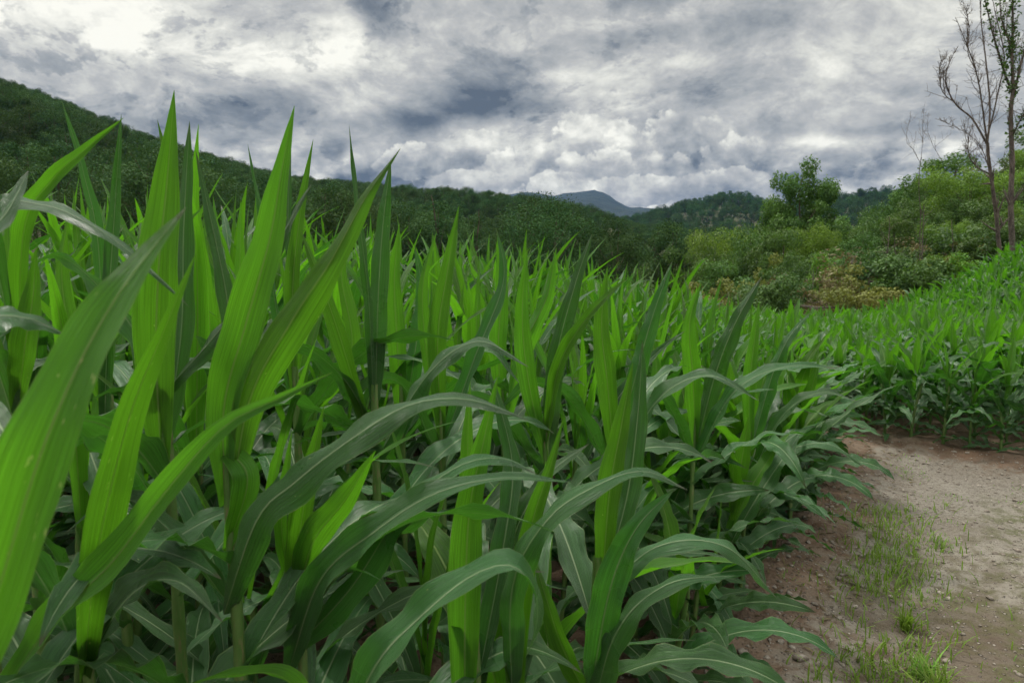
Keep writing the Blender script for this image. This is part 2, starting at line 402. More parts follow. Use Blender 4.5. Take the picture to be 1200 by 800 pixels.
def foliage_mat(name, c1, c2, tr=(.10, .20, .02), vary=.25, tfac=.3, hue=.02, leafv=.3, spec=.3):
    m, t, out = new_mat(name)
    oi = t.node('ShaderNodeObjectInfo'); geo = t.node('ShaderNodeNewGeometry'); tcn = t.node('ShaderNodeTexCoord')
    # every leaf its own shade, every clump of leaves its own too
    li = t.node('ShaderNodeUVMap'); s = t.node('ShaderNodeSeparateXYZ'); t.link(li.outputs[0], s.inputs[0])
    c = t.mix(s.outputs[0], c1, c2)
    hsv = t.node('ShaderNodeHueSaturation'); t.link(c, hsv.inputs['Color'])
    t.link(t.mapr(oi.outputs['Random'], 0, 1, .5-hue, .5+hue, False), hsv.inputs['Hue'])
    vv = t.math('MULTIPLY', t.mapr(oi.outputs['Random'], 0, 1, 1-vary, 1+vary, False), t.mapr(s.outputs[1], 0, 1, 1-leafv, 1+leafv, False))
    t.link(vv, hsv.inputs['Value'])
    bs = t.node('ShaderNodeBsdfPrincipled'); t.link(hsv.outputs[0], bs.inputs['Base Color'])
    bs.inputs['Roughness'].default_value = .6; bs.inputs['Specular IOR Level'].default_value = spec
    tb = t.node('ShaderNodeBsdfTranslucent'); tb.inputs[0].default_value = (*tr, 1)
    mxs = t.node('ShaderNodeMixShader'); mxs.inputs[0].default_value = tfac
    t.link(bs.outputs[0], mxs.inputs[1]); t.link(tb.outputs[0], mxs.inputs[2]); t.link(mxs.outputs[0], out.inputs[0])
    return m
M_FDARK = foliage_mat('foliage_dark', (0.034, 0.078, 0.030), (0.084, 0.150, 0.050), (.05, .10, .015), .35, .25, .02, .10, .03)
M_FGREEN = foliage_mat('foliage_green', (0.058, 0.125, 0.028), (0.120, 0.205, 0.042), (.12, .24, .03))
M_FMID = foliage_mat('foliage_mid', (0.050, 0.108, 0.026), (0.105, 0.185, 0.042), (.09, .18, .02))
M_FLITE = foliage_mat('foliage_bright', (0.09, 0.19, 0.025), (0.16, 0.28, 0.04), (.22, .38, .03))
M_FYEL = foliage_mat('foliage_olive', (0.15, 0.17, 0.035), (0.27, 0.27, 0.07), (.22, .25, .04))
M_FBRN = foliage_mat('foliage_dry', (0.125, 0.105, 0.045), (0.22, 0.185, 0.09), (.16, .12, .05), .3)
M_GRASS = foliage_mat('grass_blades', (0.11, 0.22, 0.025), (0.20, 0.34, 0.05), (.25, .42, .04), .2, .35)

# soil and road
def soil_mat(name, road):
    m, t, out = new_mat(name)
    geo = t.node('ShaderNodeNewGeometry'); pos = geo.outputs['Position']
    a = t.noise(pos, 1.3, 5, .6); b = t.noise(pos, 9, 6, .65, w=1.0); c = t.noise(pos, 55, 4, .6, w=2.0)
    vor = t.node('ShaderNodeTexVoronoi'); vor.inputs['Scale'].default_value = 42; t.link(pos, vor.inputs['Vector'])
    vd, vc = vor.outputs['Distance'], vor.outputs['Color']
    vs = t.node('ShaderNodeSeparateXYZ'); t.link(vc, vs.inputs[0])
    if road:
        base = t.mix(t.mapr(a, .36, .62), (0.135, 0.108, 0.080), (0.255, 0.228, 0.185))
        base = t.mix(t.mapr(b, .44, .62, 0, .85), base, (0.110, 0.076, 0.050))
        b3 = t.noise(pos, 4.0, 6, .6, w=6.0); base = t.mix(t.mapr(b3, .50, .62, 0, .6), base, (0.095, 0.068, 0.047))
        at_ = t.node('ShaderNodeAttribute'); at_.attribute_name = 'gravel'
        base = t.mix(t.math('MULTIPLY', at_.outputs['Fac'], .75), base, t.mix(t.mapr(c, .35, .65), (0.13, 0.113, 0.092), (0.31, 0.285, 0.24)))
        at2 = t.node('ShaderNodeAttribute'); at2.attribute_name = 'moss'
        base = t.mix(t.math('MULTIPLY', t.math('MULTIPLY', at2.outputs['Fac'], t.mapr(b, .42, .6)), .7), base, (0.085, 0.10, 0.035))
    soil = t.mix(t.mapr(a, .36, .62), (0.125, 0.080, 0.052), (0.205, 0.150, 0.108))
    soil = t.mix(t.mapr(b, .45, .66), soil, (0.125, 0.076, 0.048))
    if road:
        rim = t.node('ShaderNodeAttribute'); rim.attribute_name = 'rim'
        k = t.math('ADD', rim.outputs['Fac'], t.math('MULTIPLY', t.math('SUBTRACT', b, .5), 1.6))
        base = t.mix(t.mapr(k, .2, .8), base, soil)
    else: base = soil
    # pebbles
    peb = t.math('MULTIPLY', t.mapr(vd, .35, .18), t.mapr(vs.outputs[0], .55 if road else .72, .6 if road else .76))
    base = t.mix(peb, base, t.mix(vs.outputs[1], (0.17, 0.13, 0.10), (0.42, 0.37, 0.31)))
    base = t.mix(t.mapr(c, .52, .70, 0, .6), base, (0.075, 0.05, 0.035))
    bs = t.node('ShaderNodeBsdfPrincipled'); t.link(base, bs.inputs['Base Color'])
    bs.inputs['Roughness'].default_value = .92; bs.inputs['Specular IOR Level'].default_value = .2
    bp = t.node('ShaderNodeBump'); bp.inputs['Strength'].default_value = 1.0; bp.inputs['Distance'].default_value = .035
    t.link(t.math('ADD', t.math('MULTIPLY', peb, .5), t.math('ADD', t.math('MULTIPLY', b, .8), t.math('MULTIPLY', c, .35))), bp.inputs['Height'])
    t.link(bp.outputs[0], bs.inputs['Normal']); t.link(bs.outputs[0], out.inputs[0])
    return m
M_SOIL = soil_mat('field_soil', False); M_ROAD = soil_mat('road_dirt', True)
M_LAND = simple_mat('hill_ground', (0.045, 0.065, 0.025), (0.085, 0.085, 0.04), .25, .95, .5, .5, (0.10, 0.085, 0.05))
M_MTN = simple_mat('mountain_slope', (0.010, 0.024, 0.022), (0.020, 0.038, 0.030), .012, .95, .9, 25, (0.03, 0.05, 0.03))

# ------------------------------------------------------------------ ground sheets
def rough_z(x, y):
    z = .022*sinnoise(x, y, 3.2, 11, 7)+.014*sinnoise(x, y, 11, 12, 8)+.008*sinnoise(x, y, 33, 13, 9)+.006*sinnoise(x, y, 60, 14, 9)
    road = in_poly(x, y, ROADP)
    d = edge_dist(x, y)
    # clods in the worked soil, a shallow bank along the edge of the road
    z = z + np.where(road, .0, .016*np.abs(sinnoise(x, y, 24, 15, 9))+.02*sinnoise(x, y, 9, 16, 7))
    z = z + .035*np.exp(-(d/.22)**2)*(1-.3*road)
    # two wheel tracks following the bend
    z = z - np.where(road, .035*np.exp(-((d-.55)/.16)**2)+.035*np.exp(-((d-1.85)/.2)**2), 0)
    return z
def sheet(name, x0, x1, y0, y1, step, fine, mat_in, mat_out, names):
    xs = np.arange(x0, x1+1e-6, step); ys = np.arange(y0, y1+1e-6, step)
    X, Y = np.meshgrid(xs, ys); X = X.ravel(); Y = Y.ravel()
    Z = ground_z(X, Y) + (rough_z(X, Y) if fine else 0)
    V = np.stack([X, Y, Z], 1); Fq = grid_faces(len(ys), len(xs))
    cxy = V[Fq].mean(1)
    return V, Fq, cxy
x = np.r_[np.arange(-60, -3, .8), np.arange(-3, 6.2, .028), np.arange(6.2, 9, .12), np.arange(9, 60, .8)]
y = np.r_[np.arange(-40, -1, .8), np.arange(-1, 1.5, .2), np.arange(1.5, 6.6, .028), np.arange(6.6, 9, .08), np.arange(9, 24.9, .4), [25.0]]
X, Y = np.meshgrid(x, y); X = X.ravel(); Y = Y.ravel()
Z = ground_z(X, Y) + rough_z(X, Y)
V = np.stack([X, Y, Z], 1); Fq = grid_faces(len(y), len(x)); C = V[Fq].mean(1)
isroad = in_poly(C[:, 0]+.05*sinnoise(C[:, 0], C[:, 1], 7, 21), C[:, 1]+.05*sinnoise(C[:, 0], C[:, 1], 8, 22), ROADP)
for nm, sel, mt, lab in (('dirt_road', isroad, M_ROAD, 'stony dirt track bending right beside the maize'), ('field_soil', ~isroad, M_SOIL, 'brown worked soil under the maize plants')):
    f = Fq[sel]; used, inv = np.unique(f, return_inverse=True); v = V[used]
    d = edge_dist(v[:, 0], v[:, 1])
    gravel = np.exp(-((d-.75)/.55)**2)*sst(2.8, 4.6, v[:, 1]) + sst(1.35, 2.2, d)*.6 + .35*sst(.2, .8, sinnoise(v[:, 0], v[:, 1], 1.6, 31))
    moss = np.exp(-((d-1.05)/.25)**2)*(1-sst(4, 5, v[:, 1])) + .5*sst(.1, .6, sinnoise(v[:, 0], v[:, 1], 2.4, 32))
    o = link(nm, meshdata(nm, v, inv.reshape(-1, 4), mt, None, True, {'rim': np.exp(-(d/.27)**2), 'gravel': np.clip(gravel, 0, 1), 'moss': np.clip(moss, 0, 1)}))
    tag(o, lab, None, None, 'structure')
# far land: hills as one sheet from the end of the fields to the mountains
pxs = np.r_[np.linspace(-1500, -300, 25), np.linspace(-280, 1500, 200), np.linspace(1540, 2700, 25)]
ys = np.r_[np.geomspace(25.0, 600, 110), np.geomspace(610, 4700, 80)]
PX, YY = np.meshgrid(pxs, ys); XX = (PX-600)/F*YY
VV = np.stack([XX.ravel(), YY.ravel(), ground_z(XX.ravel(), YY.ravel())], 1); FF = grid_faces(len(ys), len(pxs))
cy = VV[FF].mean(1)[:, 1]
for nm, sel, mt, lab in (('hills', cy < 1600, M_LAND, 'wooded hills closing the valley'), ('mountain', cy >= 1600, M_MTN, 'blue far mountain under low cloud')):
    f = FF[sel]; used, inv = np.unique(f, return_inverse=True)
    tag(link(nm, meshdata(nm, VV[used], inv.reshape(-1, 4), mt)), lab, None, None, 'structure')

# ------------------------------------------------------------------ maize
def leaf_geo(P, S, w, fold=.35, wave=.012, phase=0., nw=5.0, m=7):
    """blade along P with side vectors S and full width w"""
    n = len(P); T = nrm(np.gradient(P, axis=0)); S = nrm(S - (S*T).sum(1, keepdims=True)*T); N = np.cross(S, T)
    u = np.linspace(-1, 1, m); t = np.linspace(0, 1, n)
    fold = np.broadcast_to(fold, n)
    hw = (w/2)[:, None]
    env = (np.sin(np.pi*np.clip(t*1.05, 0, 1))**.6)[:, None]
    edge = np.where(u[None] < 0, np.sin(phase+nw*2*math.pi*t[:, None]), np.sin(phase*1.7+1.3+(nw*1.18)*2*math.pi*t[:, None]))
    out = np.abs(u)[None]**1.15*hw*np.sin(fold)[:, None] + wave*edge*np.abs(u)[None]**2*env
    side = u[None]*hw*np.cos(fold)[:, None]
    V = P[:, None]+S[:, None]*side[..., None]+N[:, None]*out[..., None]
    U = np.stack(np.meshgrid((u+1)/2, t), -1)
    return V.reshape(-1, 3), grid_faces(n, m), U.reshape(-1, 2)
def width_profile(t, young):
    if young: w = np.interp(t, [0, .08, .3, .5, .75, .9, 1], [.50, .60, .90, 1, .62, .26, .012])
    else: w = np.interp(t, [0, .03, .12, .35, .6, .82, .93, 1], [.62, .60, .84, 1, .92, .56, .27, .012])
    k = np.array([.25, .5, .25]); ww = np.convolve(np.pad(w, 1, 'edge'), k, 'valid'); ww[-1] = w[-1]; return ww

def gen_leaf(r, z0, L, az, a0, bend, W, young, twist, n=22, m=7, pw=1.5):
    t = np.linspace(0, 1, n); ang = a0 + bend*t**pw
    ds = L/(n-1)
    azs = az + r.normal(0, .22)*t**1.5
    dP = np.stack([np.sin(ang)*np.cos(azs), np.sin(ang)*np.sin(azs), np.cos(ang)], 1)*ds
    P = np.vstack([[0, 0, 0], np.cumsum(dP[:-1], 0)]) + np.array((math.cos(az)*.006, math.sin(az)*.006, z0))
    T = nrm(np.gradient(P, axis=0)); hz = np.stack([-np.sin(azs), np.cos(azs), 0*azs], 1); N = np.cross(hz, T)
    tw = twist*t**1.3
    S = hz*np.cos(tw)[:, None]+N*np.sin(tw)[:, None]
    w = W*width_profile(t, young)
    fold = np.interp(t, [0, .12, .5, 1], [1.05, .60 if young else .38, .32 if young else .16, .15])
    return leaf_geo(P, -S, w, fold, W*(.06 if young else .17), r.uniform(0, 6.28), r.uniform(3.5, 6.5), m)

def stalk_geo(H, r0, r1, bend=(0, 0), nodes=7, m=9):
    n = 44; t = np.linspace(0, 1, n)
    P = np.stack([bend[0]*t**2, bend[1]*t**2, t*H-.02], 1)
    rad = r0*(1-t)+r1*t
    for k in range(1, nodes+1):
        rad = rad + .0022*np.exp(-((t-k/(nodes+1))/.008)**2)
        rad = rad + .0016*np.clip(1-np.abs((t-k/(nodes+1)-.03)/.04), 0, 1)
    return tube(P, rad, m)

def gen_plant(seed, H, nl, tall):
    """returns stalk geometry and a list of (geometry, young)"""
    r = np.random.default_rng(seed); leaves = []
    Hs = H*(.60 if tall else .50)
    az0 = r.uniform(0, 6.28)
    for i in range(nl):
        f = i/(nl-1)
        z0 = Hs*(.10+.90*f**.9) if tall else Hs*(.06+.94*f)
        az = az0 + (i % 2)*math.pi + r.normal(0, .38)
        young = f > (.79 if tall else .74)
        L = H*np.interp(f, [0, .3, .6, .85, 1], [.28, .46, .54, .48, .38])*r.uniform(.9, 1.12)
        a0 = np.interp(f, [0, .35, .65, .85, 1], [1.0, .78, .52, .25, .07])+r.normal(0, .10)
        bend = np.interp(f, [0, .35, .65, .85, 1], [1.3, 1.35, 1.25, .75, .22])*r.uniform(.5, 1.5)
        Wd = (np.interp(f, [0, .35, .7, 1], [.040, .068, .070, .048]) if tall else np.interp(f, [0, .4, .8, 1], [.040, .070, .072, .052]))*r.uniform(.88, 1.12)
        leaves.append((gen_leaf(r, z0, L, az, a0, bend, Wd, young, r.normal(0, .5), pw=r.uniform(1.2, 1.9)), young))
    st = stalk_geo(Hs, .013 if tall else .009, .009 if tall else .007, (r.normal(0, .02), r.normal(0, .02)), nl-2)
    return st, leaves

TALL_H, SHORT_H = 1.9, .8
class PlantKind:
    def __init__(s, seed, tall):
        s.tall = tall; s.H = TALL_H if tall else SHORT_H
        st, lv = gen_plant(seed, s.H, (14 if tall else 10) + seed % 3, tall)
        s.stalk = meshdata('stalk', *st[:2], M_STALK, st[2])
        s.leaves = [meshdata('leaf', g[0], g[1], M_YNG if yn else M_OLD, g[2]) for g, yn in lv]
        # the same plant as one mesh for the far rows
        V = [st[0]]; Fs = [st[1]]; U = [st[2]]; mi = [np.zeros(len(st[1]), int)]; n = len(st[0])
        for g, yn in lv:
            V.append(g[0]); Fs.append(g[1]+n); U.append(g[2]); mi.append(np.full(len(g[1]), 2 if yn else 1)); n += len(g[0])
        s.V = np.concatenate(V); s.F = np.concatenate(Fs); s.U = np.concatenate(U); s.mi = np.concatenate(mi)
        me = meshdata('maize_plant', s.V, s.F, M_STALK, s.U); me.materials.append(M_OLD); me.materials.append(M_YNG)
        me.polygons.foreach_set('material_index', s.mi.astype(np.int32)); s.whole = me
KT = [PlantKind(100+i, True) for i in range(8)]
KS = [PlantKind(200+i, False) for i in range(7)]

def place_plant(kind, x, y, H, label, group, parts, rz):
    z = float(ground_z(x, y)); sc = H/kind.H
    ed = float(edge_dist(np.array(x), np.array(y))); ln = .20*math.exp(-(ed/.35)**2)*(y < 6)
    tilt = (random.gauss(0, .045)-ln*.35, random.gauss(0, .045)+ln, rz)
    wsc = (max(sc, .62)*.5+sc*.5, max(sc, .62)*.5+sc*.5, sc)
    if parts:
        o = link('maize_plant', None, None, (x, y, z), tilt, wsc)
        link('stalk', kind.stalk, o)
        for L in kind.leaves: link('leaf', L, o)
    else:
        o = link('maize_plant', kind.whole, None, (x, y, z), tilt, wsc)
    return tag(o, label, 'maize plant', group)

# ---- the plants beside the camera, leaf by leaf
GH = 'tall maize plants at the near end of the field'
def hero(px, d, topy, label, leaves, r0=.012, group=GH, lean=0.0):
    """px, d: where the stalk stands; leaves: (control points (px,py,depth), width m, young, roll0, roll1[, material])"""
    b = at(px, 400, d); bx, by = b[0], b[1]; bz = float(ground_z(bx, by))
    top = at(px, topy, d)
    root = link('maize_plant', None, None, (bx, by, bz)); tag(root, label, 'maize plant', group)
    org = np.array((bx, by, bz))
    H = top[2]-bz
    s = stalk_geo(H, r0, r0*.7, (top[0]-bx+lean, 0), 8, 12)
    link('stalk', meshdata('stalk', s[0], s[1], M_STALK, s[2]), root)
    eye = np.array((0, 0, EYE))
    for k, L in enumerate(leaves):
        pts, Wd, yn, ro0, ro1 = L[:5]; mat = L[5] if len(L) > 5 else (M_YNG if yn else M_OLD)
        C = np.array([at(*p) for p in pts]); n = 34
        Pw = catmull(C, n); T = nrm(np.gradient(Pw, axis=0)); view = nrm(Pw-eye)
        S = nrm(np.cross(T, view)); Nn = np.cross(S, T); t = np.linspace(0, 1, n)
        ro = np.radians(ro0+(ro1-ro0)*t)[:, None]
        S2 = S*np.cos(ro)+Nn*np.sin(ro)
        fold = np.interp(t, [0, .15, .6, 1], [1.0, .62, .46, .3] if yn else [.9, .45, .26, .2])
        g = leaf_geo(Pw-org, S2, Wd*width_profile(t, yn), fold*(1 if k % 2 else -1), Wd*.07 if yn else Wd*.12, k*1.9+px*.01, 4.2, 11)
        link('leaf', meshdata('leaf', g[0], g[1], mat, g[2]), root)
    r = np.random.default_rng(int(px)+900); az = r.uniform(0, 6.28)
    for i, f in enumerate((.22, .40, .56, .70, .84)):
        g = gen_leaf(r, H*f, r.uniform(.42, .66), az+i*math.pi+r.normal(0, .4), r.uniform(.6, .95), r.uniform(1.1, 1.7), r.uniform(.06, .085), False, r.normal(0, .5), 26, 9)
        link('leaf', meshdata('leaf', g[0], g[1], M_OLD, g[2]), root)
    HEROES.append((bx, by)); return root
HEROES = []
hero(-70, .60, 560, 'closest maize plant, its broad flecked leaves reaching up from the bottom left corner', [
  ([(-70, 900, .50), (-5, 700, .47), (60, 500, .47), (135, 350, .52), (218, 243, .60)], 0.0528, 1, 12, 25, M_SPOT),
  ([(-60, 470, .7), (-20, 380, .75), (30, 372, .8), (76, 392, .85)], 0.0360, 0, 40, 50),
  ([(-60, 420, .7), (-30, 300, .75), (10, 245, .8), (33, 200, .85)], 0.0280, 0, 30, 30)])
hero(100, 1.05, 760, 'maize plant low on the left whose single bright blade stands beside the closest flecked one', [
  ([(98, 790, 1.04), (112, 660, .90), (148, 500, .80), (193, 385, .76), (229, 298, .76)], .052, 1, -15, -5, M_SPOT),
  ([(100, 800, 1.05), (60, 700, 1.0), (10, 640, .95), (-50, 680, .9)], .06, 0, 45, 60),
  ([(100, 780, 1.05), (150, 700, 1.0), (205, 680, .95), (262, 730, .92)], .06, 0, 45, 62)])
hero(265, 1.15, 520, 'maize plant with a bare jointed stalk and a dark blade leaning to the upper right', [
  ([(266, 590, 1.15), (262, 480, 1.14), (288, 380, 1.13), (316, 280, 1.12), (330, 200, 1.12), (345, 124, 1.12)], 0.0704, 1, 8, 20),
  ([(270, 600, 1.15), (292, 470, 1.12), (342, 375, 1.08), (386, 308, 1.05), (428, 232, 1.03), (469, 174, 1.02)], 0.0672, 1, -10, 50),
  ([(262, 560, 1.16), (274, 450, 1.2), (266, 350, 1.22), (248, 262, 1.24), (229, 176, 1.26)], 0.0320, 0, 20, 35),
  ([(262, 720, 1.14), (300, 610, 1.06), (345, 565, 1.02), (410, 515, .98), (480, 474, .96), (550, 468, .97), (620, 492, 1.0)], 0.0640, 0, 20, 62),
  ([(268, 640, 1.15), (290, 560, 1.12), (262, 520, 1.16), (255, 470, 1.18)], 0.0480, 1, 10, 10),
  ([(262, 700, 1.16), (215, 640, 1.15), (150, 585, 1.2), (95, 610, 1.25)], 0.0480, 0, 40, 65)])
hero(190, 1.24, 430, 'maize plant whose broad upright blade makes the tallest tip on the left', [
  ([(190, 560, 1.24), (183, 420, 1.22), (186, 310, 1.2), (195, 220, 1.2), (204, 106, 1.2)], 0.0784, 1, 5, 12),
  ([(194, 520, 1.25), (212, 390, 1.28), (215, 270, 1.3), (222, 142, 1.3)], 0.0400, 0, 25, 25),
  ([(190, 470, 1.24), (165, 400, 1.25), (120, 340, 1.28), (70, 300, 1.3), (30, 312, 1.3)], 0.0480, 0, 45, 60),
  ([(192, 460, 1.24), (250, 395, 1.2), (300, 330, 1.15), (350, 240, 1.12), (365, 216, 1.1)], 0.0400, 0, 50, 65),
  ([(188, 600, 1.24), (150, 540, 1.2), (90, 500, 1.15), (40, 520, 1.1)], 0.0560, 0, 45, 60)])
hero(-20, .95, 700, 'maize plant low in the left corner with one long leaf sweeping up to the right', [
  ([(-20, 850, .95), (60, 730, .88), (130, 660, .82), (195, 575, .80), (262, 500, .80), (325, 468, .82), (390, 436, .85)], 0.0496, 1, 62, 5),
  ([(-20, 800, .95), (20, 650, 1.0), (40, 560, 1.1), (60, 480, 1.15)], 0.0440, 0, 20, 30)])
hero(125, 1.55, 430, 'maize plant with several narrow blades crossing in front of the left hillside', [
  ([(122, 520, 1.55), (126, 380, 1.5), (134, 250, 1.5), (142, 134, 1.5)], 0.0320, 0, 15, 15),
  ([(120, 500, 1.55), (116, 300, 1.5), (97, 200, 1.48), (72, 118, 1.46)], 0.0288, 0, 25, 25),
  ([(118, 420, 1.5), (160, 360, 1.5), (185, 300, 1.5), (240, 240, 1.5)], 0.0400, 1, 35, 45),
  ([(122, 480, 1.55), (85, 400, 1.5), (72, 320, 1.5), (80, 250, 1.5)], 0.0400, 1, 20, 15),
  ([(124, 540, 1.55), (170, 460, 1.5), (240, 430, 1.45), (300, 470, 1.42)], 0.0560, 0, 45, 60)])
hero(20, 1.15, 420, 'maize plant at the left margin with a bright curved leaf pointing up right', [
  ([(22, 420, 1.15), (28, 270, 1.12), (60, 212, 1.1), (100, 175, 1.1), (145, 138, 1.1)], 0.0352, 1, 25, 20),
  ([(10, 380, 1.15), (-10, 250, 1.05), (50, 240, 1.0), (115, 268, .98), (175, 315, .98), (222, 360, 1.0)], 0.0288, 0, 40, 55),
  ([(20, 480, 1.15), (30, 400, 1.1), (38, 350, 1.1), (42, 290, 1.1)], 0.0440, 1, 15, 15),
  ([(18, 500, 1.15), (-10, 420, 1.1), (-50, 380, 1.0)], 0.0480, 0, 45, 55)])
hero(345, 1.28, 620, 'maize plant with a low bright whorl under the long arching grey green leaves', [
  ([(345, 740, 1.28), (350, 640, 1.25), (362, 560, 1.22), (380, 474, 1.2)], 0.0496, 1, 10, 20),
  ([(348, 720, 1.28), (365, 640, 1.22), (405, 585, 1.18), (440, 528, 1.15)], 0.0624, 1, -8, -15),
  ([(340, 780, 1.28), (375, 680, 1.15), (440, 622, 1.05), (510, 578, 1.0), (590, 560, 1.0), (672, 565, 1.02)], 0.0592, 0, 5, 62),
  ([(345, 760, 1.28), (410, 690, 1.2), (470, 600, 1.14), (535, 547, 1.12), (590, 537, 1.14), (630, 556, 1.18)], 0.0624, 0, 20, 66),
  ([(342, 700, 1.28), (330, 620, 1.26), (335, 560, 1.26), (342, 505, 1.26)], 0.0288, 1, 20, 20)], .011)
hero(395, .98, 860, 'maize plant at the bottom centre with a folded leaf hanging over at its tip', [
  ([(395, 880, .98), (440, 780, .92), (490, 725, .90), (550, 676, .88), (598, 662, .88), (625, 690, .90), (629, 730, .93), (616, 770, .95)], 0.0592, 0, 25, 75),
  ([(395, 900, .98), (340, 800, .95), (280, 790, .93), (215, 803, .9)], 0.0400, 1, 55, 60)], .011)
hero(556, 1.18, 720, 'maize plant in the middle with a broad bright upright whorl', [
  ([(545, 880, 1.18), (545, 720, 1.17), (550, 600, 1.17), (566, 520, 1.18), (584, 438, 1.18)], 0.0656, 1, 5, 10),
  ([(558, 760, 1.2), (552, 620, 1.22), (548, 530, 1.22), (551, 446, 1.22)], 0.0400, 1, -15, -10),
  ([(560, 800, 1.2), (590, 640, 1.25), (600, 540, 1.3), (572, 430, 1.35)], 0.0440, 0, 15, 30)], .012)
hero(608, 1.24, 720, 'maize plant with a narrower bright whorl and a leaf arching down to the right', [
  ([(602, 880, 1.24), (606, 740, 1.23), (622, 620, 1.22), (644, 550, 1.22), (661, 488, 1.22)], 0.0496, 1, -5, 10),
  ([(600, 820, 1.24), (600, 690, 1.15), (640, 610, 1.1), (700, 568, 1.08), (755, 552, 1.1), (806, 574, 1.14)], 0.0528, 0, 20, 60),
  ([(604, 760, 1.25), (600, 640, 1.28), (640, 560, 1.3), (690, 520, 1.33)], 0.0440, 0, 30, 40)], .012)
hero(700, 1.40, 640, 'maize plant right of centre whose open dark leaf shows a pale midrib', [
  ([(705, 700, 1.4), (714, 580, 1.4), (728, 500, 1.4), (742, 424, 1.4)], 0.0560, 1, 8, 10),
  ([(705, 690, 1.42), (735, 580, 1.45), (748, 480, 1.47), (753, 400, 1.48)], 0.0496, 0, 15, 25),
  ([(694, 800, 1.38), (715, 690, 1.3), (745, 620, 1.27), (790, 573, 1.25)], 0.0656, 0, -5, 20),
  ([(690, 860, 1.38), (720, 745, 1.3), (780, 685, 1.28), (862, 674, 1.3)], 0.0576, 0, 25, 55),
  ([(696, 830, 1.4), (660, 760, 1.35), (640, 700, 1.35), (625, 650, 1.4)], 0.0480, 1, 20, 20),
  ([(700, 700, 1.4), (770, 640, 1.4), (850, 640, 1.42), (910, 700, 1.5)], 0.0480, 0, 35, 60)], .012)
hero(438, 1.7, 440, 'maize plant with a thin dark tip standing clear against the clouds', [
  ([(438, 480, 1.7), (432, 350, 1.68), (420, 250, 1.66), (409, 146, 1.66)], 0.0272, 0, 30, 55),
  ([(440, 470, 1.7), (443, 350, 1.7), (449, 260, 1.7), (458, 188, 1.7)], 0.0464, 0, 10, 15),
  ([(436, 520, 1.7), (400, 400, 1.65), (372, 320, 1.65), (352, 270, 1.68)], 0.0480, 1, 20, 20),
  ([(440, 540, 1.7), (500, 440, 1.65), (560, 400, 1.62), (620, 430, 1.62)], 0.0560, 0, 40, 60),
  ([(436, 500, 1.7), (400, 440, 1.65), (340, 400, 1.6), (290, 430, 1.58)], 0.0520, 0, 40, 60)])
hero(345, 1.9, 420, 'maize plant with two thin upright tips between the broad leaning blades', [
  ([(345, 480, 1.9), (343, 340, 1.9), (352, 250, 1.9), (367, 163, 1.9)], 0.0448, 1, 15, 15),
  ([(342, 470, 1.92), (338, 330, 1.92), (338, 240, 1.92), (341, 170, 1.92)], 0.0240, 0, 40, 40),
  ([(340, 460, 1.9), (320, 340, 1.88), (306, 250, 1.88), (290, 168, 1.88)], 0.0272, 0, 35, 50),
  ([(345, 500, 1.9), (410, 420, 1.85), (400, 320, 1.85), (412, 260, 1.85)], 0.0480, 1, 20, 20)])
hero(517, 1.9, 470, 'maize plant with a bright pointed blade in the middle against the dark wood', [
  ([(518, 520, 1.9), (513, 400, 1.88), (524, 320, 1.88), (538, 240, 1.88)], 0.0592, 1, 8, 12),
  ([(514, 510, 1.9), (498, 400, 1.9), (496, 330, 1.9), (512, 270, 1.9)], 0.0400, 1, 15, 15),
  ([(520, 520, 1.9), (556, 420, 1.88), (590, 330, 1.88), (582, 268, 1.9)], 0.0480, 0, 30, 40),
  ([(516, 540, 1.9), (470, 450, 1.85), (420, 460, 1.8), (370, 520, 1.8)], 0.0520, 0, 45, 60)])
hero(640, 2.1, 480, 'maize plant with a leaf angled to the upper right above the centre', [
  ([(640, 540, 2.1), (620, 450, 2.1), (612, 370, 2.1), (618, 290, 2.1)], 0.0640, 1, 5, 8),
  ([(642, 540, 2.1), (650, 430, 2.08), (672, 340, 2.05), (694, 274, 2.05)], 0.0592, 0, 10, 20),
  ([(640, 520, 2.1), (655, 430, 2.05), (690, 370, 2.0), (738, 322, 2.0)], 0.0480, 1, 20, 25),
  ([(638, 560, 2.1), (580, 480, 2.0), (520, 470, 1.95), (470, 520, 1.95)], 0.0560, 0, 45, 62)])

hero(720, 2.3, 470, 'maize plant whose grey green blade points to the upper right over the middle rows', [
  ([(720, 540, 2.3), (712, 450, 2.28), (705, 380, 2.28), (712, 312, 2.28)], .075, 1, 5, 10),
  ([(722, 530, 2.3), (745, 440, 2.25), (765, 370, 2.22), (788, 306, 2.2)], .062, 0, 15, 20),
  ([(718, 560, 2.3), (770, 470, 2.2), (830, 440, 2.15), (890, 470, 2.15)], .068, 0, 40, 62),
  ([(718, 560, 2.3), (670, 470, 2.2), (620, 450, 2.15), (570, 500, 2.1)], .066, 0, 45, 62)], .011)
hero(815, 2.7, 480, 'maize plant with a broad leaf slanting to the upper right before the dark trees', [
  ([(815, 520, 2.7), (812, 440, 2.68), (808, 380, 2.66), (822, 330, 2.66)], .075, 1, 5, 10),
  ([(817, 520, 2.7), (838, 440, 2.65), (862, 378, 2.6), (893, 324, 2.58)], .078, 0, 15, 25),
  ([(815, 540, 2.7), (860, 460, 2.6), (920, 430, 2.55), (984, 432, 2.5)], .072, 0, 45, 60),
  ([(812, 540, 2.7), (780, 470, 2.6), (730, 450, 2.6), (690, 490, 2.55)], .066, 0, 45, 60)], .010)
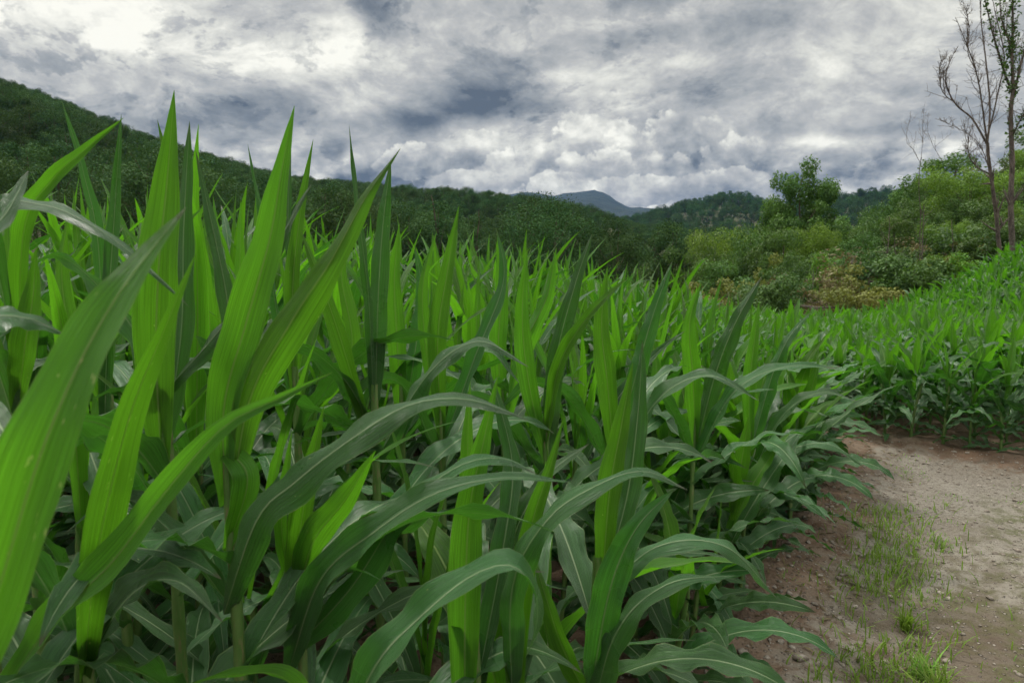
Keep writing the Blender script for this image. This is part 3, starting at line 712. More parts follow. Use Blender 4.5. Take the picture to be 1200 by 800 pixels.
hero(880, 3.2, 500, 'maize plant with two long leaves reaching right towards the plot across the track', [
  ([(880, 530, 3.2), (878, 460, 3.2), (884, 400, 3.2), (890, 352, 3.2)], .07, 1, 8, 10),
  ([(882, 520, 3.2), (905, 440, 3.15), (925, 395, 3.1), (950, 366, 3.1)], .07, 0, 20, 40),
  ([(880, 560, 3.2), (915, 490, 3.1), (960, 460, 3.0), (1004, 470, 3.0)], .07, 0, 40, 60),
  ([(878, 570, 3.2), (920, 530, 3.1), (970, 520, 3.0), (1015, 548, 3.0)], .066, 0, 45, 62)], .010)
hero(590, 2.4, 440, 'maize plant with a light blade and a bent tip left of the blue mountain', [
  ([(590, 500, 2.4), (584, 410, 2.4), (588, 340, 2.4), (583, 272, 2.4)], .07, 1, 5, 10),
  ([(592, 500, 2.4), (612, 410, 2.38), (640, 350, 2.36), (652, 290, 2.36)], .07, 1, 20, 20),
  ([(588, 520, 2.4), (550, 430, 2.35), (500, 410, 2.3), (450, 450, 2.3)], .068, 0, 45, 60)], .010)
hero(470, 2.3, 430, 'maize plant with a pale upright blade between the middle whorl and the thin dark tip', [
  ([(470, 500, 2.3), (466, 410, 2.3), (462, 330, 2.3), (468, 262, 2.3)], .07, 1, 5, 10),
  ([(472, 500, 2.3), (488, 400, 2.3), (494, 340, 2.3), (486, 288, 2.3)], .06, 0, 20, 20),
  ([(470, 520, 2.3), (520, 430, 2.25), (570, 410, 2.2), (610, 450, 2.2)], .068, 0, 45, 62)], .010)

# ---- the rest of the field, in rows
rowdir = np.array((.57, .82)); rowdir /= np.linalg.norm(rowdir); rown = np.array((-rowdir[1], rowdir[0]))
cand = []
rr = np.random.default_rng(5)
for i in range(-60, 60):
    for j in range(-40, 130):
        p = rowdir*(j*.185+rr.normal(0, .03)) + rown*(i*.44+rr.normal(0, .05)) + np.array((.2, 1.2))
        if not (p[1] > 5.0 and p[0] > 2.2 and 600+p[0]/p[1]*F > 880): cand.append(p)
rd2 = np.array((.82, -.57)); rn2 = np.array((.57, .82))
for i in range(0, 44):
    for j in range(-70, 110):
        p = np.array((2.85, 6.0)) + rd2*(j*.21+rr.normal(0, .03)) + rn2*(.16+i*.40+rr.normal(0, .05))
        if p[1] > 5.0 and p[0] > 2.2 and 600+p[0]/p[1]*F > 880: cand.append(p)
# the thick outermost rows along the track
r = np.random.default_rng(77)
for off in (.16, .36):
    for yy in np.arange(2.2, 5.6, .19):
        yj = yy + r.normal(0, .03); xe = np.interp(yj, EDGE[2:8, 1], EDGE[2:8, 0]); cand.append(np.array((xe, yj)) + np.array((-.83, .56))*(off+r.normal(0, .03)))
n_edge = len(cand)
cand = np.array(cand)
dup_ = np.zeros(len(cand), bool)
for i in range(len(cand)-34, len(cand)): dup_ |= (np.hypot(*(cand-cand[i]).T) < .11) & (np.arange(len(cand)) < len(cand)-34)
cand = cand[~dup_]
X, Y = cand[:, 0], cand[:, 1]
d = edge_dist(X, Y); inside = ~in_poly(X, Y, ROADP) & (d > .06)
pxv = 600+X/np.maximum(Y, .1)*F
far_lim = np.interp(pxv, [-200, 500, 850, 1000, 1250, 1500], [13, 13, 15.5, 16, 20, 21])
keep = inside & (Y > np.where(pxv > 300, 1.32, 1.1)) & (Y < far_lim) & (pxv > -170-200/np.maximum(Y, .5)) & (pxv < 1290)
for hx, hy in HEROES: keep &= np.hypot(X-hx, Y-hy) > .20
cand = cand[keep]; X, Y = cand[:, 0], cand[:, 1]; d = edge_dist(X, Y); pxv = 600+X/Y*F
rightplot = (X > 2.2+.0*Y) & (Y > 5.0) & (pxv > 880)
H = ((.95+.25*sst(2.8, 4, Y))+.66*sst(0, .7, d)) * np.interp(Y, [1.3, 1.6, 3, 5.5, 8, 14], [.72, .98, 1.0, 1.0, .78, .62])
H += .12*sst(-.1, -1.2, X)*sst(4.5, 1.5, Y)
H = np.where(rightplot, .92+.16*sst(0, 2.5, d), H)
H *= rr.normal(1, .07, len(H))
topcap = np.array([at(q, np.interp(q, [300, 450, 600, 700, 780, 880, 950, 1000], [225, 262, 272, 292, 322, 345, 368, 380]), w_)[2] for q, w_ in zip(pxv, Y)]) - ground_z(X, Y)
H = np.where(rightplot | (Y < 1.6) | (pxv < 300), H, np.minimum(H, np.maximum(topcap, .45)*rr.normal(.97, .05, len(H))))
order = np.argsort(np.hypot(X, Y)-.0*H)
n_ind = 285
LM = [(170, 'under the high left skyline'), (330, 'under the sloping skyline'), (450, 'left of the central whorls'),
      (560, 'around the central whorls'), (680, 'left below the blue mountain'), (790, 'right below the blue mountain'), (2000, 'before the yellow green tree')]
SETS = {}
def also(o, words, key): SETS.setdefault(words, []).append((key, o))
def zone_of(px): return next(w for lim, w in LM if px < lim)
chosen = order[:n_ind]
isr = {int(i) for i in chosen if rightplot[i] and d[i] < .30}
ise = {int(i) for i in chosen if not rightplot[i] and d[i] < .30 and X[i] > .3}
ORD = ['first', 'second', 'third', 'fourth', 'fifth', 'sixth', 'seventh', 'eighth', 'ninth', 'tenth', 'eleventh', 'twelfth', 'thirteenth', 'fourteenth', 'fifteenth', 'sixteenth', 'seventeenth', 'eighteenth', 'nineteenth', 'twentieth']
rank_r = {i: k for k, i in enumerate(sorted(isr, key=lambda i: pxv[i]))}
rank_e = {i: k for k, i in enumerate(sorted(ise, key=lambda i: Y[i]))}
for idx in chosen:
    idx = int(idx); x_, y_, h_ = float(X[idx]), float(Y[idx]), float(H[idx]); dist = math.hypot(x_, y_); rz = float(rr.uniform(0, 6.28))
    kinds = KT if h_ > 1.02 and not rightplot[idx] and d[idx] > .45 else KS; kd = kinds[int(rr.integers(len(kinds)))]
    if idx in rank_r and rank_r[idx] < 20: lab = ORD[rank_r[idx]]+' short maize plant from the left in the first row across the track'; grp = 'short maize plants across the track'
    elif rightplot[idx]: lab = 'short bright maize plant behind the first row of the plot across the track'; grp = 'short maize plants across the track'
    elif idx in rank_e and rank_e[idx] < 20: lab = ORD[rank_e[idx]]+' low drooping maize plant along the left rim of the track, counted from the camera'; grp = 'low maize plants along the rim of the track'
    else:
        near = 'close' if y_ < 2.6 else ('middle distance' if y_ < 4.2 else 'more distant')
        lab = near+(' tall' if h_ > 1.3 else ' lower')+' maize plant '+zone_of(pxv[idx]); grp = near+' maize plants of the left field'
    o = place_plant(kd, x_, y_, h_, lab, grp, dist < 6.4, rz)
    if 'close' in lab or 'distan' in lab: also(o, 'nearest of the '+lab.replace('maize plant', 'maize plants'), dist)
    elif 'behind' in lab: also(o, 'nearest of the short maize plants behind the first row across the track', dist)
# beyond: one mass
A = []; nv = 0; Vs = []; Fs = []; Us = []; Ms = []
for idx in order[n_ind:]:
    kd = KS[int(rr.integers(len(KS)))]; sc = H[idx]/kd.H*1.02; a = rr.uniform(0, 6.28); c_, s_ = math.cos(a), math.sin(a)
    v = kd.V*sc; v = np.stack([v[:, 0]*c_-v[:, 1]*s_+X[idx], v[:, 0]*s_+v[:, 1]*c_+Y[idx], v[:, 2]+ground_z(X[idx], Y[idx])], 1)
    Vs.append(v); Fs.append(kd.F+nv); Us.append(kd.U); Ms.append(kd.mi); nv += len(v)
print('maize: individuals', n_ind, 'mass', len(order)-n_ind, 'last at', float(np.hypot(X, Y)[order[n_ind]]))
me = meshdata('maize_field', np.concatenate(Vs), np.concatenate(Fs), M_STALK, np.concatenate(Us)); me.materials.append(M_OLD); me.materials.append(M_YNG)
me.polygons.foreach_set('material_index', np.concatenate(Ms).astype(np.int32))
tag(link('maize_field', me), 'far rows of maize merging below the wood', 'maize', None, 'stuff')

# ------------------------------------------------------------------ trees and shrubs
def leafcards(C, Nn, size, r, aspect=.55, jitter=.6):
    """one pointed leaf (a quad) per centre"""
    n = len(C); A = nrm(Nn + r.normal(0, jitter, (n, 3))); ref = r.normal(0, 1, (n, 3))
    T = nrm(np.cross(A, ref)); B = np.cross(A, T); s = (size*r.uniform(.6, 1.35, n))[:, None]
    V = np.stack([C-T*s*.5, C+B*s*aspect*.5+A*s*.08, C+T*s*.5, C-B*s*aspect*.5+A*s*.08], 1).reshape(-1, 3)
    Fq = np.arange(4*n).reshape(n, 4)
    return V, Fq
def crown_geo(r, centers, radii, nleaf, size, flat=.75, clumptone=True, hang=0.0):
    Vs = []; Fs = []; Us = []; n0 = 0
    vol = radii**2; cnt = np.maximum(6, (nleaf*vol/vol.sum()).astype(int))
    for c, ra, k in zip(centers, radii, cnt):
        dirs = nrm(r.normal(0, 1, (k, 3))); rad = ra*r.uniform(.35, 1.0, k)**.45*(1+.25*r.normal(0, 1, k)*.6)
        C = c + dirs*rad[:, None]*np.array((1, 1, flat)); C[:, 2] -= hang*np.abs(r.normal(0, 1, k))*ra
        V, Fq = leafcards(C, dirs*.6+np.array((0, 0, .7)), size, r)
        tone = r.uniform(0, 1); U = np.stack([np.repeat(np.clip(tone+r.normal(0, .22, k), 0, 1), 4), np.repeat(r.uniform(0, 1, k), 4)], 1)
        Vs.append(V); Fs.append(Fq+n0); Us.append(U); n0 += len(V)
    return np.concatenate(Vs), np.concatenate(Fs), np.concatenate(Us)
def limb(r, p0, p1, r0, r1, wob=.06, n=9, m=6):
    t = np.linspace(0, 1, n)[:, None]; L = np.linalg.norm(np.subtract(p1, p0))
    P = np.asarray(p0)*(1-t)+np.asarray(p1)*t + np.cumsum(r.normal(0, wob*L/n, (n, 3)), 0)*np.sin(np.pi*t)
    P[:, 2] += (np.sin(np.pi*t)*L*.05)[:, 0]
    return tube(P, np.linspace(r0, r1, n), m)
def tree_geo(seed, H, Wd, nclump, nleaf, size, trunkfrac=.35, rad=.12, shape='round', clump=.23):
    r = np.random.default_rng(seed); tr = Acc()
    C = []
    for i in range(nclump):
        for _ in range(60):
            q = r.uniform(-1, 1, 3); q[2] = r.uniform(0, 1)
            if shape == 'round': ok = q[0]**2+q[1]**2+(2*q[2]-1)**2 < 1
            elif shape == 'cone': ok = math.hypot(q[0], q[1]) < (1-q[2])*.9+.12
            elif shape == 'umbrella': ok = math.hypot(q[0], q[1]) < 1 and q[2] > .45+.3*math.hypot(q[0], q[1])*r.uniform(0, 1)
            else: ok = math.hypot(q[0], q[1]) < .55+.45*math.sin(q[2]*3.1)
            if ok: break
        C.append((q[0]*Wd/2, q[1]*Wd/2, H*(trunkfrac+(1-trunkfrac)*q[2]*.93)))
    C = np.array(C); R_ = Wd*clump*r.uniform(.6, 1.25, nclump)
    lean = r.normal(0, .03, 2)*H
    n = 12; t = np.linspace(0, 1, n); P = np.stack([lean[0]*t**2+r.normal(0, .01, n)*H*t, lean[1]*t**2+r.normal(0, .01, n)*H*t, t*H*.9-.15], 1)
    tr.add(*tube(P, rad*(1-t)**.8+rad*.12, 8))
    for c in C[:14]:
        k = np.clip((c[2]/H-.22), .12, .8); p0 = P[int(k*(n-1))]
        tr.add(*limb(r, p0, c, rad*.42*(1-k*.5), rad*.07))
    V, Fq, U = crown_geo(r, C, R_, nleaf, size)
    return tr, (V, Fq, U)
class TreeKind:
    def __init__(s, seed, mat, parts=False, bark=None, **kw):
        tr, (V, Fq, U) = tree_geo(seed, **kw); s.H = kw['H']
        bark = bark or M_BARK
        s.trunk = tr.mesh('trunk', bark); s.crown = meshdata('crown', V, Fq, mat, U, False)
        tv = np.concatenate(tr.V); tf = np.concatenate(tr.F); tu = np.concatenate(tr.U)
        me = meshdata('tree', np.concatenate([tv, V]), np.concatenate([tf, Fq+len(tv)]), bark, np.concatenate([tu, U]), False)
        me.materials.append(mat); me.polygons.foreach_set('material_index', np.r_[np.zeros(len(tf), np.int32), np.ones(len(Fq), np.int32)]); s.whole = me
FK = [TreeKind(300+i, [M_FDARK, M_FDARK, M_FDARK][i % 3], H=10., Wd=[7.5, 6., 8.5, 5.5][i % 4], nclump=34, nleaf=11000, size=.175, trunkfrac=[.28, .22, .35, .2][i % 4], rad=.16,
               shape=['round', 'oval', 'umbrella', 'cone'][i % 4] if i % 4 != 2 else 'round', clump=.145) for i in range(8)]
def place_tree(kd, x, y, H, name, label, cat, group, parts=False, rz=None, wide=1.0, dz=0.0):
    z = float(ground_z(x, y))+dz; sc = H/kd.H; rz = random.uniform(0, 6.28) if rz is None else rz
    if parts:
        o = link(name, None, None, (x, y, z), rz, (sc*wide, sc*wide, sc)); link('trunk', kd.trunk, o); link('crown', kd.crown, o)
    else: o = link(name, kd.whole, None, (x, y, z), rz, (sc*wide, sc*wide, sc))
    return tag(o, label, cat, group)
# the wooded hillside
tr = np.random.default_rng(17); pts = []
yv = 55.0
while yv < 325:
    sp = 5.2 if yv < 140 else 6.4
    for px in np.arange(-330, 860, sp/yv*F):
        yy = yv + tr.normal(0, sp*.35); pp = px + tr.normal(0, sp*.3)/yv*F
        if pp > 800 and yy < 120: continue
        pts.append((pp, yy))
    yv += sp*.95
pts = np.array(pts); hx = (pts[:, 0]-600)/F*pts[:, 1]; hy = pts[:, 1]
hz = ground_z(hx, hy)
# keep what a viewer at eye level can see (crown tops over the nearer crowns), front to back by direction
vis = np.zeros(len(pts), bool); sky_el = {}
elev = (hz+9.5-EYE)/hy
for i in np.argsort(hy):
    b = int(pts[i, 0]//14); lim = max(sky_el.get(b, -1), sky_el.get(b-1, -1)*0+sky_el.get(b, -1))
    if elev[i] > lim-.012: vis[i] = True
    sky_el[b] = max(sky_el.get(b, -1), elev[i])
hx, hy, hz = hx[vis], hy[vis], hz[vis]; pv = pts[vis, 0]
o_ = np.argsort(hy)
SKY = ([-330, -60, 0, 100, 200, 330, 450, 500, 562, 630, 690, 727, 750, 830, 890], [-20, 60, 81, 119, 162, 202, 213, 215, 220, 228, 239, 254, 259, 256, 256])
cap = np.array([at(600, np.interp(p_, *SKY), y_)[2] for p_, y_ in zip(pv, hy)]) - hz
TH = np.minimum(tr.uniform(7.0, 11.5, len(hx)), cap+tr.normal(0, .5, len(hx)))
o_ = np.array([i for i in o_ if TH[i] > 3.0 and pv[i] > -60] + [i for i in o_ if TH[i] > 3.0 and pv[i] <= -60])
NH = 220
SHAPES = ['dark round', 'dark oval', 'rounded green', 'dark conical', 'dark full', 'oval green', 'dark broad', 'dark pointed']
for i in o_[:NH]:
    k = int(tr.integers(8)); dd = 'front rank' if hy[i] < 75 else ('second rank' if hy[i] < 110 else 'upper rank')
    z_ = zone_of(pv[i]).replace('left of', 'above, left of').replace('around', 'above')
    o = place_tree(FK[k], float(hx[i]), float(hy[i]), float(TH[i]), 'tree', SHAPES[k]+' tree, '+dd+' of the wood, '+z_, 'tree', dd+' trees of the wood')
    also(o, 'from the left of the '+dd+' '+SHAPES[k]+' trees '+z_.replace('above, ', ''), pv[i])

def mass(name, label, xyz, scl, srcs, seed):
    """one mass of trees: points of a mesh carry instances of the tree shapes"""
    r = np.random.default_rng(seed); n = len(xyz)
    me = bpy.data.meshes.new(name); me.vertices.add(n); me.vertices.foreach_set('co', np.asarray(xyz, np.float32).ravel())
    a = me.attributes.new('scl', 'FLOAT', 'POINT'); a.data.foreach_set('value', np.asarray(scl, np.float32))
    a = me.attributes.new('rot', 'FLOAT_VECTOR', 'POINT'); a.data.foreach_set('vector', np.stack([np.zeros(n), np.zeros(n), r.uniform(0, 6.28, n)], 1).astype(np.float32).ravel())
    me.update(); o = link(name, me); tag(o, label, 'wood', None, 'stuff')
    ng = bpy.data.node_groups.new(name, 'GeometryNodeTree'); ng.is_modifier = True
    ng.interface.new_socket('Geometry', in_out='INPUT', socket_type='NodeSocketGeometry'); ng.interface.new_socket('Geometry', in_out='OUTPUT', socket_type='NodeSocketGeometry')
    gi = ng.nodes.new('NodeGroupInput'); go = ng.nodes.new('NodeGroupOutput')
    jn = ng.nodes.new('GeometryNodeGeometryToInstance')
    for sobj in srcs:
        oi = ng.nodes.new('GeometryNodeObjectInfo'); oi.transform_space = 'ORIGINAL'; oi.inputs['Object'].default_value = sobj
        ng.links.new(oi.outputs['Geometry'], jn.inputs[0])
    ip = ng.nodes.new('GeometryNodeInstanceOnPoints'); ng.links.new(gi.outputs[0], ip.inputs['Points']); ng.links.new(jn.outputs[0], ip.inputs['Instance'])
    ip.inputs['Pick Instance'].default_value = True
    rv = ng.nodes.new('FunctionNodeRandomValue'); rv.data_type = 'INT'
    ints = [s for s in rv.inputs if s.type == 'INT']; ints[0].default_value = 0; ints[1].default_value = len(srcs)-1
    ng.links.new([s for s in rv.outputs if s.type == 'INT'][0], ip.inputs['Instance Index'])
    for an, dt, inp in (('scl', 'FLOAT', 'Scale'), ('rot', 'FLOAT_VECTOR', 'Rotation')):
        na = ng.nodes.new('GeometryNodeInputNamedAttribute'); na.data_type = dt; na.inputs['Name'].default_value = an
        ng.links.new([s for s in na.outputs if s.enabled][0], ip.inputs[inp])
    ng.links.new(ip.outputs[0], go.inputs[0])
    md = o.modifiers.new('scatter', 'NODES'); md.node_group = ng
    return o
SRC = []
for nk, k in enumerate(FK):     # one real tree of each shape stands on the slope and is what the mass repeats
    i = o_[NH+len(SRC)]
    SRC.append(place_tree(k, float(hx[i]), float(hy[i]), float(TH[i]), 'tree', SHAPES[nk]+' tree higher up the left wooded slope', 'tree', 'trees higher on the left slope'))
rest = o_[NH+8:]
mass('hillside_forest', 'dark forest covering the long hill on the left', np.stack([hx[rest], hy[rest], hz[rest]-.4], 1), TH[rest]/10., SRC, 3)
# woods on the far hills
fp = []
yv = 420.
while yv < 960:
    for px in np.arange(690, 1300, 9.5/yv*F): fp.append((px+tr.normal(0, 3), yv+tr.normal(0, 4)))
    yv += 10+yv*.008
fp = np.array(fp); fx = (fp[:, 0]-600)/F*fp[:, 1]; fz = ground_z(fx, fp[:, 1])
mass('far_forest', 'far forest on the hills closing the valley', np.stack([fx, fp[:, 1], fz-.5], 1), tr.uniform(.9, 1.6, len(fp)), SRC, 4)
print('trees', len(pts), 'visible', int(vis.sum()), 'far', len(fp))

# ---- the overgrown bank on the right, plant by plant
BK = {
 'dark': TreeKind(401, M_FGREEN, H=5., Wd=4., nclump=34, nleaf=9000, size=.15, trunkfrac=.10, rad=.09, shape='round', clump=.15),
 'dark2': TreeKind(402, M_FGREEN, H=5., Wd=3.4, nclump=30, nleaf=9000, size=.14, trunkfrac=.12, rad=.09, shape='oval', clump=.15),
 'mid': TreeKind(403, M_FMID, H=4., Wd=4.2, nclump=34, nleaf=9000, size=.13, trunkfrac=.06, rad=.07, shape='round', clump=.15),
 'mid2': TreeKind(404, M_FMID, H=3., Wd=2.6, nclump=26, nleaf=8000, size=.12, trunkfrac=.05, rad=.05, shape='oval', clump=.16),
 'lite': TreeKind(405, M_FLITE, H=4., Wd=4.4, nclump=28, nleaf=8000, size=.12, trunkfrac=.30, rad=.06, shape='umbrella', clump=.14),
 'yel': TreeKind(406, M_FYEL, H=2., Wd=2.4, nclump=24, nleaf=6500, size=.10, trunkfrac=.05, rad=.035, shape='round', clump=.15),
 'brn': TreeKind(407, M_FBRN, bark=M_DEAD, H=1.6, Wd=2.2, nclump=26, nleaf=1700, size=.08, trunkfrac=.05, rad=.03, shape='round', clump=.15),
 'lil': TreeKind(408, M_FLITE, H=1.5, Wd=1.8, nclump=18, nleaf=5000, size=.085, trunkfrac=.03, rad=.025, shape='round', clump=.17),
 'weed': TreeKind(409, M_FMID, H=1.2, Wd=1.6, nclump=16, nleaf=4200, size=.08, trunkfrac=.02, rad=.02, shape='round', clump=.18),
}
def by_top(px, py_top, dist, kind, name, label, cat='shrub', group=None, wpx=None, minh=.5):
    x_ = (px-600)/F*dist; zt = at(px, py_top, dist)[2]; g = float(ground_z(x_, dist)); Hh = max(minh, zt-g)
    kd = BK[kind]; wide = 1.0
    if wpx: wide = (wpx/F*dist)/(Hh*{'dark': .95, 'dark2': .85, 'mid': 1.25, 'mid2': 1.0, 'lite': 1.3, 'yel': 1.35, 'brn': 1.5, 'lil': 1.3, 'weed': 1.4}[kind])
    return place_tree(kd, x_, dist, Hh, name, label, cat, group, True, None, float(np.clip(wide, .55, 2.2)))
# the tree that stands up above the bank
TT = TreeKind(424, M_FGREEN, H=8., Wd=5.2, nclump=90, nleaf=32000, size=.16, trunkfrac=.20, rad=.13, shape='round', clump=.12)
def tall_tree():
    d0 = 36.; x0 = (932-600)/F*d0; g = float(ground_z(x0, d0)); top = at(932, 180, d0)[2]
    o = link('tree', None, None, (x0, d0, g), .6, ((top-g)/8*.70, (top-g)/8*.70, (top-g)/8)); link('trunk', TT.trunk, o); link('crown', TT.crown, o)
    tag(o, 'tall leafy tree with an uneven crown rising above the shrubs against the sky', 'tree')
tall_tree()
by_top(850, 272, 38, 'lite', 'tree', 'bright yellow green spreading tree among the dark trees beyond the field', 'tree', None, 90)
by_top(862, 262, 44, 'dark', 'tree', 'dark tree just behind the bright yellow green tree', 'tree', None, 90)
by_top(890, 275, 32, 'mid', 'tree', 'rounded mid green tree under the tall tree, on its left', 'tree', None, 85)
by_top(955, 250, 37, 'dark', 'tree', 'dark bushy tree directly right of the tall tree trunk', 'tree', None, 100)
by_top(905, 248, 40, 'dark2', 'tree', 'dark narrow tree left of the tall tree crown', 'tree', None, 70)
by_top(1052, 205, 42, 'dark2', 'tree', 'pointed dark tree on the skyline left of the bare trees', 'tree', None, 60)
by_top(1105, 176, 40, 'dark', 'tree', 'broad dark tree on the skyline right behind the thin bare tree', 'tree', None, 120)
by_top(1130, 200, 30, 'lite', 'tree', 'light green tree spreading behind the feet of the bare trees', 'tree', None, 110)
by_top(1200, 150, 38, 'dark', 'tree', 'tall dark tree cut by the right edge of the picture', 'tree', None, 100)
by_top(1185, 215, 27, 'mid', 'tree', 'green tree behind the vine covered trunk', 'tree', None, 80)
by_top(1030, 245, 33, 'mid', 'tree', 'bushy green tree at the foot of the pointed dark tree', 'tree', None, 90)
by_top(840, 300, 27, 'dark', 'shrub', 'big dark shrub beyond the far end of the maize, below the bright tree', 'shrub', None, 80)
by_top(895, 292, 25, 'yel', 'shrub', 'yellowish shrub between the dark shrub and the brown thicket', 'shrub', None, 45)
br = np.random.default_rng(23)
for px, py, dd, kd, w in [(985, 262, 36, 'dark', 90), (1010, 268, 30, 'mid', 70), (970, 285, 29, 'dark2', 70), (935, 290, 28, 'mid', 80), (1075, 235, 34, 'mid', 80), (1090, 250, 28, 'mid2', 50),
                          (1160, 235, 26, 'mid2', 60), (1000, 290, 26, 'mid2', 60), (800, 285, 48, 'dark', 70), (770, 300, 50, 'mid', 70), (820, 265, 60, 'dark', 60), (1170, 190, 34, 'mid', 80), (1230, 200, 30, 'lite', 90)]:
    also(by_top(px, py, dd, kd, 'tree', 'bushy green tree in the crowded growth on the right bank', 'tree', 'bushy trees crowding the right bank', w), 'from the left of the bushy green trees crowding the right bank', px)
for px, py, dd, kd, w in [(880, 258, 34, 'mid', 80), (915, 262, 31, 'dark', 80), (950, 268, 33, 'lite', 70), (990, 245, 38, 'dark2', 70), (1020, 232, 40, 'mid', 70), (1045, 250, 30, 'dark', 70), (1065, 222, 38, 'mid', 60),
                          (1085, 205, 36, 'dark', 80), (1100, 262, 25, 'lite', 50), (1120, 225, 29, 'mid', 70), (1150, 215, 31, 'dark', 80), (1180, 245, 24, 'lil', 50), (1200, 200, 30, 'mid', 80), (835, 285, 33, 'mid', 70), (1210, 175, 33, 'lite', 70), (965, 300, 25, 'lil', 60), (925, 305, 24, 'mid2', 50)]:
    also(by_top(px, py, dd, kd, 'tree', 'leafy green tree in the crowded growth on the right bank', 'tree', 'bushy trees crowding the right bank', w), 'from the left of the leafy trees between the bushy ones, right bank', px)
for i in range(62):
    px = br.uniform(880, 1215); u = br.uniform(0, 1); dd = 20.5+u*7.5
    line = np.interp(px, [880, 940, 1000, 1060, 1120, 1160, 1220], [370, 372, 368, 345, 310, 292, 270])
    py = line - 8 - u*58*np.interp(px, [880, 960, 1100, 1220], [.9, 1.0, 1.1, .7]) + br.normal(0, 6)
    kd = br.choice(['yel', 'mid2', 'weed', 'lil', 'brn', 'mid', 'yel'] if px < 1120 else ['mid2', 'lil', 'mid', 'weed', 'yel'])
    if px < 1030 and br.uniform() < .34: kd = 'brn'
    word = {'yel': 'olive yellow', 'mid2': 'dense green', 'weed': 'low green', 'lil': 'fresh light green', 'brn': 'dry brown', 'mid': 'rounded green'}[kd]
    also(by_top(px, py, dd, kd, 'shrub', word+' shrub in the thicket above the far plot of maize', 'shrub', word+' shrubs in the thicket', None, .7), 'from the left of the '+word+' shrubs in the right thicket', px)
for i in range(15):
    px = br.uniform(890, 1075); dd = br.uniform(19.5, 22.5)
    py = np.interp(px, [880, 960, 1075], [330, 322, 300])+br.normal(0, 9)+(dd-21)*-4
    also(by_top(px, py, dd, ['yel', 'brn', 'weed', 'mid2'][i % 4], 'shrub', 'low tangled shrub in the dry brush above the far maize', 'shrub', 'tangled shrubs in the dry brush', None, .6), 'from the left of the tangled shrubs in the dry brush above the maize', px)
for i in range(46):
    px = br.uniform(-40, 880); dd = br.uniform(15.5, 30)
    py = br.uniform(322, 345) if px < 420 else br.uniform(318, 352)
    kd = br.choice(['weed', 'lil', 'mid2', 'yel', 'weed'])
    word = {'yel': 'olive yellow', 'mid2': 'dense green', 'weed': 'low green', 'lil': 'fresh light green'}[kd]
    also(by_top(px, py, dd, kd, 'shrub', word+' shrub just behind the last rows of the left maize', 'shrub', word+' shrubs behind the left maize', None, .8), 'from the left of the '+word+' shrubs behind the left maize', px)

# ---- bare trees
def bare(label, limbs, d0, twigs, seed, vine=False, thick=1.0):
    """limbs: lists of (px, py, extra depth) with base and tip radius"""
    r = np.random.default_rng(seed)
    bx_, by_ = (limbs[0][0][0][0]-600)/F*d0, d0; org = np.array((bx_, by_, float(ground_z(bx_, by_))))
    tr_ = Acc(); br_ = Acc(); tips = []
    for k, (cp, ra, rb) in enumerate(limbs):
        C = np.array([at(p[0], p[1], d0+p[2]) for p in cp])
        if k == 0: C = np.vstack([[org[0], org[1], org[2]-.2], C]) if C[0, 2] > org[2]+.1 else C
        n = 26; Pw = catmull(C, n)-org
        Pw += np.cumsum(r.normal(0, .004, (n, 3)), 0)
        (tr_ if k == 0 else br_).add(*tube(Pw, np.linspace(ra, rb, n)*thick, 9 if k == 0 else 6))
        for _ in range(twigs if k else twigs//2):
            i = int(r.uniform(.35 if k == 0 else .12, .98)*n); i = min(i, n-2); p = Pw[i]; T = nrm(Pw[i+1]-Pw[i])
            dirv = nrm(T*.7+r.normal(0, .6, 3)+np.array((0, 0, .45))); L = r.uniform(.25, .95)*(1.2-i/n)
            m_ = 8; Q = [p]; dv = dirv
            for _q in range(m_): dv = nrm(dv+r.normal(0, .14, 3)+np.array((0, 0, .10))); Q.append(Q[-1]+dv*L/m_)
            Q = np.array(Q); br_.add(*tube(Q, np.linspace(max(rb*.9, .010), .004, m_+1)*thick, 4)); tips.append(Q)
            for _w in range(3):
                j = int(r.integers(2, m_)); dv = nrm(Q[j]-Q[j-1]+r.normal(0, .7, 3)+np.array((0, 0, .3))); q2 = [Q[j]]
                for _q in range(5): dv = nrm(dv+r.normal(0, .2, 3)); q2.append(q2[-1]+dv*L*.09)
                br_.add(*tube(np.array(q2), np.linspace(.0065, .003, 6)*thick, 4))
    root = link('bare_tree', None, None, org); tag(root, label, 'tree')
    link('trunk', tr_.mesh('trunk', M_DEAD), root); link('branches', br_.mesh('branches', M_DEAD), root)
    return root, org, limbs, r
D1 = 20.
bare('thin leafless tree whose branches curve out to the left', [
  ([(1171, 300, 0), (1166, 240, 0), (1160, 200, 0), (1157, 168, 0)], .085, .055),
  ([(1157, 170, 0), (1140, 140, .2), (1120, 122, .3), (1108, 95, .4), (1115, 68, .5), (1122, 55, .5)], .040, .010),
  ([(1158, 175, 0), (1150, 120, -.2), (1142, 80, -.3), (1128, 45, -.4), (1118, 20, -.5)], .038, .009),
  ([(1157, 170, 0), (1160, 120, .3), (1154, 60, .5), (1148, 10, .6), (1150, -30, .6)], .040, .010),
  ([(1161, 205, 0), (1145, 195, -.3), (1136, 182, -.5), (1136, 160, -.6), (1139, 148, -.7)], .030, .008),
  ([(1158, 160, 0), (1168, 120, -.2), (1178, 70, -.3), (1170, 20, -.3), (1162, -20, -.4)], .030, .008),
  ([(1120, 122, .3), (1105, 108, .3), (1101, 84, .4), (1108, 66, .4)], .018, .006),
  ([(1142, 80, -.3), (1134, 60, -.2), (1135, 30, -.1), (1126, -5, 0)], .016, .006),
  ([(1164, 215, 0), (1148, 170, .4), (1120, 150, .7), (1095, 140, .9)], .018, .005)], D1, 26, 61, False, .72)
